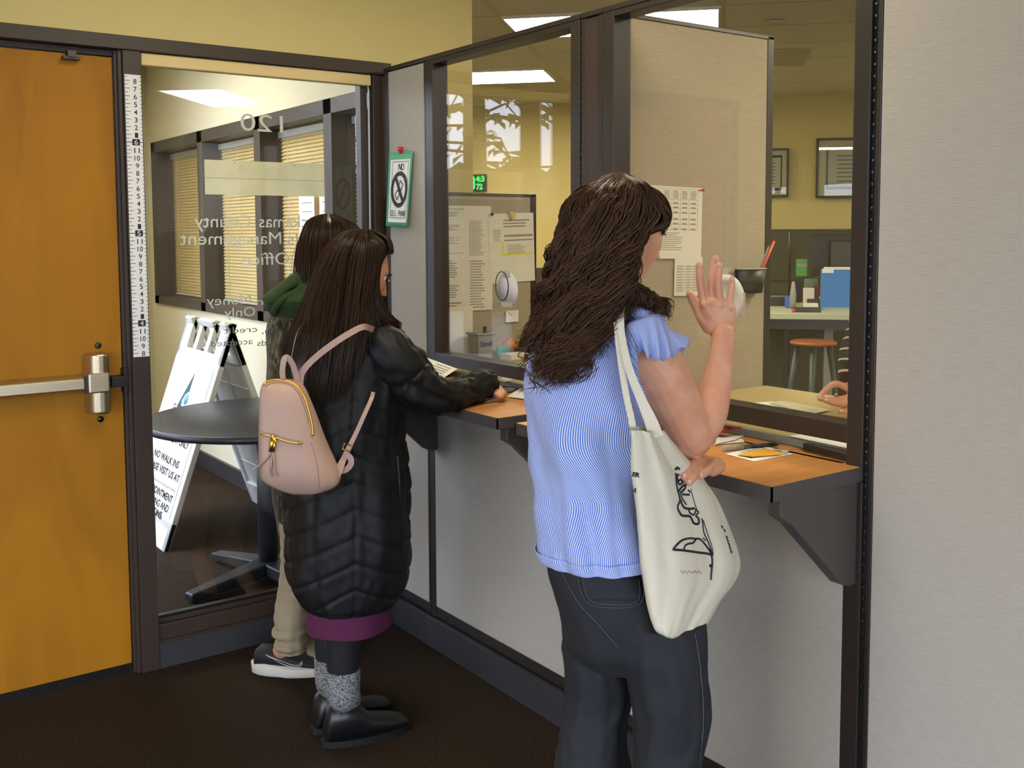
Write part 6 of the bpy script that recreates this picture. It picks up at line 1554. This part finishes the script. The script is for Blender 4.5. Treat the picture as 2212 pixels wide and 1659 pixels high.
for (xo, dd) in ((0, 0), (64, .12)):
    G, _ = rows_loft([(1120, 605 + xo * .6, 715 + xo * .6, .10, dd), (1200, 608 + xo, 690 + xo, .085, dd), (1260, 603 + xo, 676 + xo, .075, dd), (1320, 596 + xo, 668 + xo, .070, dd), (1370, 594 + xo, 662 + xo, .066, dd), (1404, 600 + xo, 664 + xo, .060, dd)], 3.36, 90, 70, kd); M2.grid(G, 0, True, True, False, flip=True)
M2.build('trousers', M_khaki, w3, solid=.003)
M_sole = mat('off_white_rubber', (206, 198, 186), .6); M_upper = mat('black_knit_upper', (22, 22, 24), .7)
for c, d in f3:
    s = np.cross((0, 0, 1), d); R = []; RS = []; c = c - d * .02
    for x, w_, z1 in ((-.070, .012, .060), (-.066, .026, .085), (-.045, .036, .105), (-.01, .040, .100), (.04, .042, .085), (.09, .045, .070), (.14, .046, .058), (.18, .040, .048), (.205, .024, .038), (.214, .008, .030)):
        th = np.arange(24) * 2 * PI / 24; R.append([c + d * x + s * (w_ * math.cos(h)) + np.array([0, 0, .022 + (z1 - .022) * (.5 + .5 * math.sin(h)) ** .7]) for h in th])
    m = MB(); m.grid(R, 0, True, True, True); sh = m.build('sneaker', M_upper, w3)
    m = MB(); rings = []
    for k, (z, g) in enumerate(((.002, .92), (.008, 1.0), (.028, 1.02), (.034, .96))):
        rings.append([c + d * (.07 + .150 * g * math.cos(h)) + s * ((.048 if math.cos(h) > -.2 else .042) * g * math.sin(h)) + np.array([0, 0, z + (.018 * max(0, -math.cos(h)) if k > 1 else 0)]) for h in np.linspace(0, 2 * PI, 41)[:-1]])
    m.grid(rings, 0, True, True, True); m.build('sole', M_sole, sh)
    bs_ = surf_bvh([sh]); m = MB()
    def SW(u, v): 
        q = c + d * u - s * .2 + np.array([0, 0, v]); h = bs_.ray_cast(Vector(q), Vector(s), 1); return np.array(h[0]) - s * .0012 if h[0] is not None else c + d * u - s * .042 + np.array([0, 0, v])
    out = [(-.02, .082), (.01, .068), (.04, .050), (.075, .040), (.100, .046), (.104, .060), (.094, .046 + .004), (.070, .050), (.035, .062), (-.02, .082)]
    P = catmull(np.array(out), 40); m.tube([SW(*q) for q in P], .0012, 5); m.build('side_mark', M_sole, sh, label='white outlined curved mark')

# ---------------------------------------------------------------- clerk
w4 = thing('person', 'clerk in a black and white striped top reaching over the staff desk', 'person', (1.87, -2.08, 0))
b4 = np.array([1.87, -2.08, 0]); fd4 = np.array([-.93, .36, 0])
m = MB(); hc4 = b4 + fd4 * .06 + (0, 0, 1.60); H, f2, l2, u2 = head_points(hc4, fd4, .97, .3); m.grid(H, 0, True, True, True)
chain(m, [b4 + (0, 0, 1.50), b4 + (0, 0, 1.40)], [.05, .06]); chain(m, [b4 + (0, 0, 1.30), b4 + (0, 0, 1.1), b4 + (0, 0, .90)], [.11, .11, .12])
for sg in (-1, 1): chain(m, [b4 + l2 * sg * .09 + (0, 0, .88), b4 + l2 * sg * .10 + (0, 0, .48), b4 + l2 * sg * .10 + (0, 0, .06)], [.08, .055, .04])
shr = b4 - l2 * .16 + np.array([0, 0, 1.36])
armp = [(1905, 650, 2.80), (1875, 710, 2.78), (1862, 780, 2.76), (1858, 845, 2.755)]
chain(m, [shr, at(1905, 650, 2.80)], [.045, .045]); chain(m, [at(*q) for q in armp], [.045, .040, .034, .026])
chain(m, [b4 + l2 * .16 + (0, 0, 1.36), b4 + l2 * .22 + (0, 0, 1.12), b4 + l2 * .12 + fd4 * .24 + (0, 0, 1.06)], [.045, .038, .026])
H4 = 2.745
chain(m, [at(1866, 846, H4), at(1854, 852, H4), at(1844, 856, H4), at(1836, 857, H4)], [.024, .026, .022, .014], flat=.8)
def f4(pts, rad): chain(m, [at(x, y, H4 + d_) for x, y, d_ in pts], rad, 12, k=20)
f4([(1846, 846, .0), (1824, 835, -.004), (1803, 829, -.006), (1785, 841, -.008), (1769, 857, -.008)], [.0110, .0098, .0092, .0084, .0066])
f4([(1844, 858, -.008), (1818, 862, -.014), (1792, 863, -.016), (1770, 862, -.016)], [.0105, .0092, .0082, .0064])
f4([(1846, 866, -.014), (1824, 872, -.022), (1802, 871, -.024), (1785, 867, -.024)], [.0105, .0092, .0082, .0064])
f4([(1850, 870, -.012), (1838, 882, -.020), (1828, 888, -.022), (1817, 889, -.022)], [.012, .0100, .0090, .0072])
body = m.build('body', M_skin1, w4)
bake(body, [('REMESH', dict(mode='VOXEL', voxel_size=.003, use_smooth_shade=True)), ('SMOOTH', dict(factor=.5, iterations=3))])
m = MB()
for x, y, d_ in ((1769, 854, -.014), (1769, 859, -.021), (1785, 864, -.029), (1817, 887, -.028)): m.ball(at(x, y, H4 + d_), (.0062, .0022, .0038), 10, 6, axes=[HR, HF, (0, 0, 1)])
m.build('finger_nails', mat('pale_polish', (236, 214, 196), .25), body)
m = MB(); m.ball(at(1806, 853, H4 - .02), .0055, 12, 8); m.tube([at(1806 + 2 * math.cos(k), 862 + 8 * math.sin(k), H4 - .016 - .008 * math.sin(k)) for k in np.linspace(0, 2 * PI, 14)], .0014, 5); m.tube([at(1828 + 2 * math.cos(k), 871 + 8.5 * math.sin(k), H4 - .022 - .009 * math.sin(k)) for k in np.linspace(0, 2 * PI, 14)], .0022, 5); m.build('finger_rings', mat('aged_silver', (150, 140, 110), .3, metal=1), body)
face_feature('f', body, hc4, f2, l2, u2, .97, M_hair2)
m = MB(); m.grid(skull_cap(hc4 + u2 * .004, fd4, 1, .108, .090, .126, .012), 0, True, True, True); m.ball(hc4 - f2 * .05 - (0, 0, .05), (.07, .08, .10), 20, 14); m.build('hair', mat('brown_hair_mass', (52, 34, 24), .5, bump=.6, nscale=(200, 200, 30)), w4)
M_bw = bpy.data.materials.new('black_white_stripe'); M_bw.use_nodes = True; stripe_setup(M_bw, (20, 19, 20), (206, 200, 188), .0262, .17, PI / 2)
def sleeve_uv(m, P0, rad, n=60, nc=40):
    Q = catmull(np.array([[*p, r_] for p, r_ in zip(P0, rad)]), n); P, r_ = Q[:, :3], Q[:, 3]
    L = np.concatenate([[0], np.cumsum(np.linalg.norm(np.diff(P, axis=0), axis=1))]); t = np.gradient(P, axis=0); t /= np.linalg.norm(t, axis=1)[:, None]; a = HR.copy(); R = []; UV = []
    for i in range(n):
        a = a - t[i] * (a @ t[i]); a /= np.linalg.norm(a); b = np.cross(t[i], a); th = np.arange(nc) * 2 * PI / nc
        d = np.array([.004 * noise.noise(Vector((math.cos(h) * 2, math.sin(h) * 2, L[i] * 20))) for h in th])
        R.append(P[i] + ((r_[i] + d)[:, None]) * (np.cos(th)[:, None] * a + np.sin(th)[:, None] * b)); UV.append([(h * .05, L[i] + .006 * math.sin(h)) for h in th])
    m.grid(R, 0, True, True, True, uv=np.array(UV))
m = MB(); sleeve_uv(m, [shr, *[at(*q) for q in ((1960, 640, 2.86), (1892, 680, 2.79), (1868, 740, 2.77), (1856, 800, 2.76), (1858, 838, 2.755))]], [.055, .056, .056, .056, .056, .038])
sleeve_uv(m, [b4 + l2 * .15 + (0, 0, 1.36), b4 + l2 * .22 + (0, 0, 1.12), b4 + l2 * .13 + fd4 * .22 + (0, 0, 1.07)], [.062, .055, .04])
R = []; UV = []
for i, (z, a_, b_) in enumerate(((1.44, .06, .06), (1.41, .13, .08), (1.37, .185, .10), (1.25, .18, .12), (1.1, .165, .12), (.98, .175, .13), (.86, .19, .135))):
    th = np.arange(48) * 2 * PI / 48; R.append([b4 + l2 * a_ * math.cos(h) + fd4 * b_ * math.sin(h) + np.array([0, 0, z]) for h in th]); UV.append([(h * .15, z) for h in th])
m.grid(R, 0, True, True, True, uv=np.array(UV)); m.build('striped_top', M_bw, w4)
m = MB()
for sg in (-1, 1): m.tube([b4 + l2 * sg * .09 + (0, 0, .92), b4 + l2 * sg * .10 + (0, 0, .48), b4 + l2 * sg * .10 + (0, 0, .05)], [.10, .085, .075], 20)
m.build('trousers', M_jean, w4)
for sg in (-1, 1): m = MB(); c = b4 + l2 * sg * .10; chain(m, [c - fd4 * .05 + (0, 0, .04), c + fd4 * .05 + (0, 0, .042), c + fd4 * .16 + (0, 0, .028)], [.038, .038, .025], 16); m.build('shoe', M_shoe, w4)
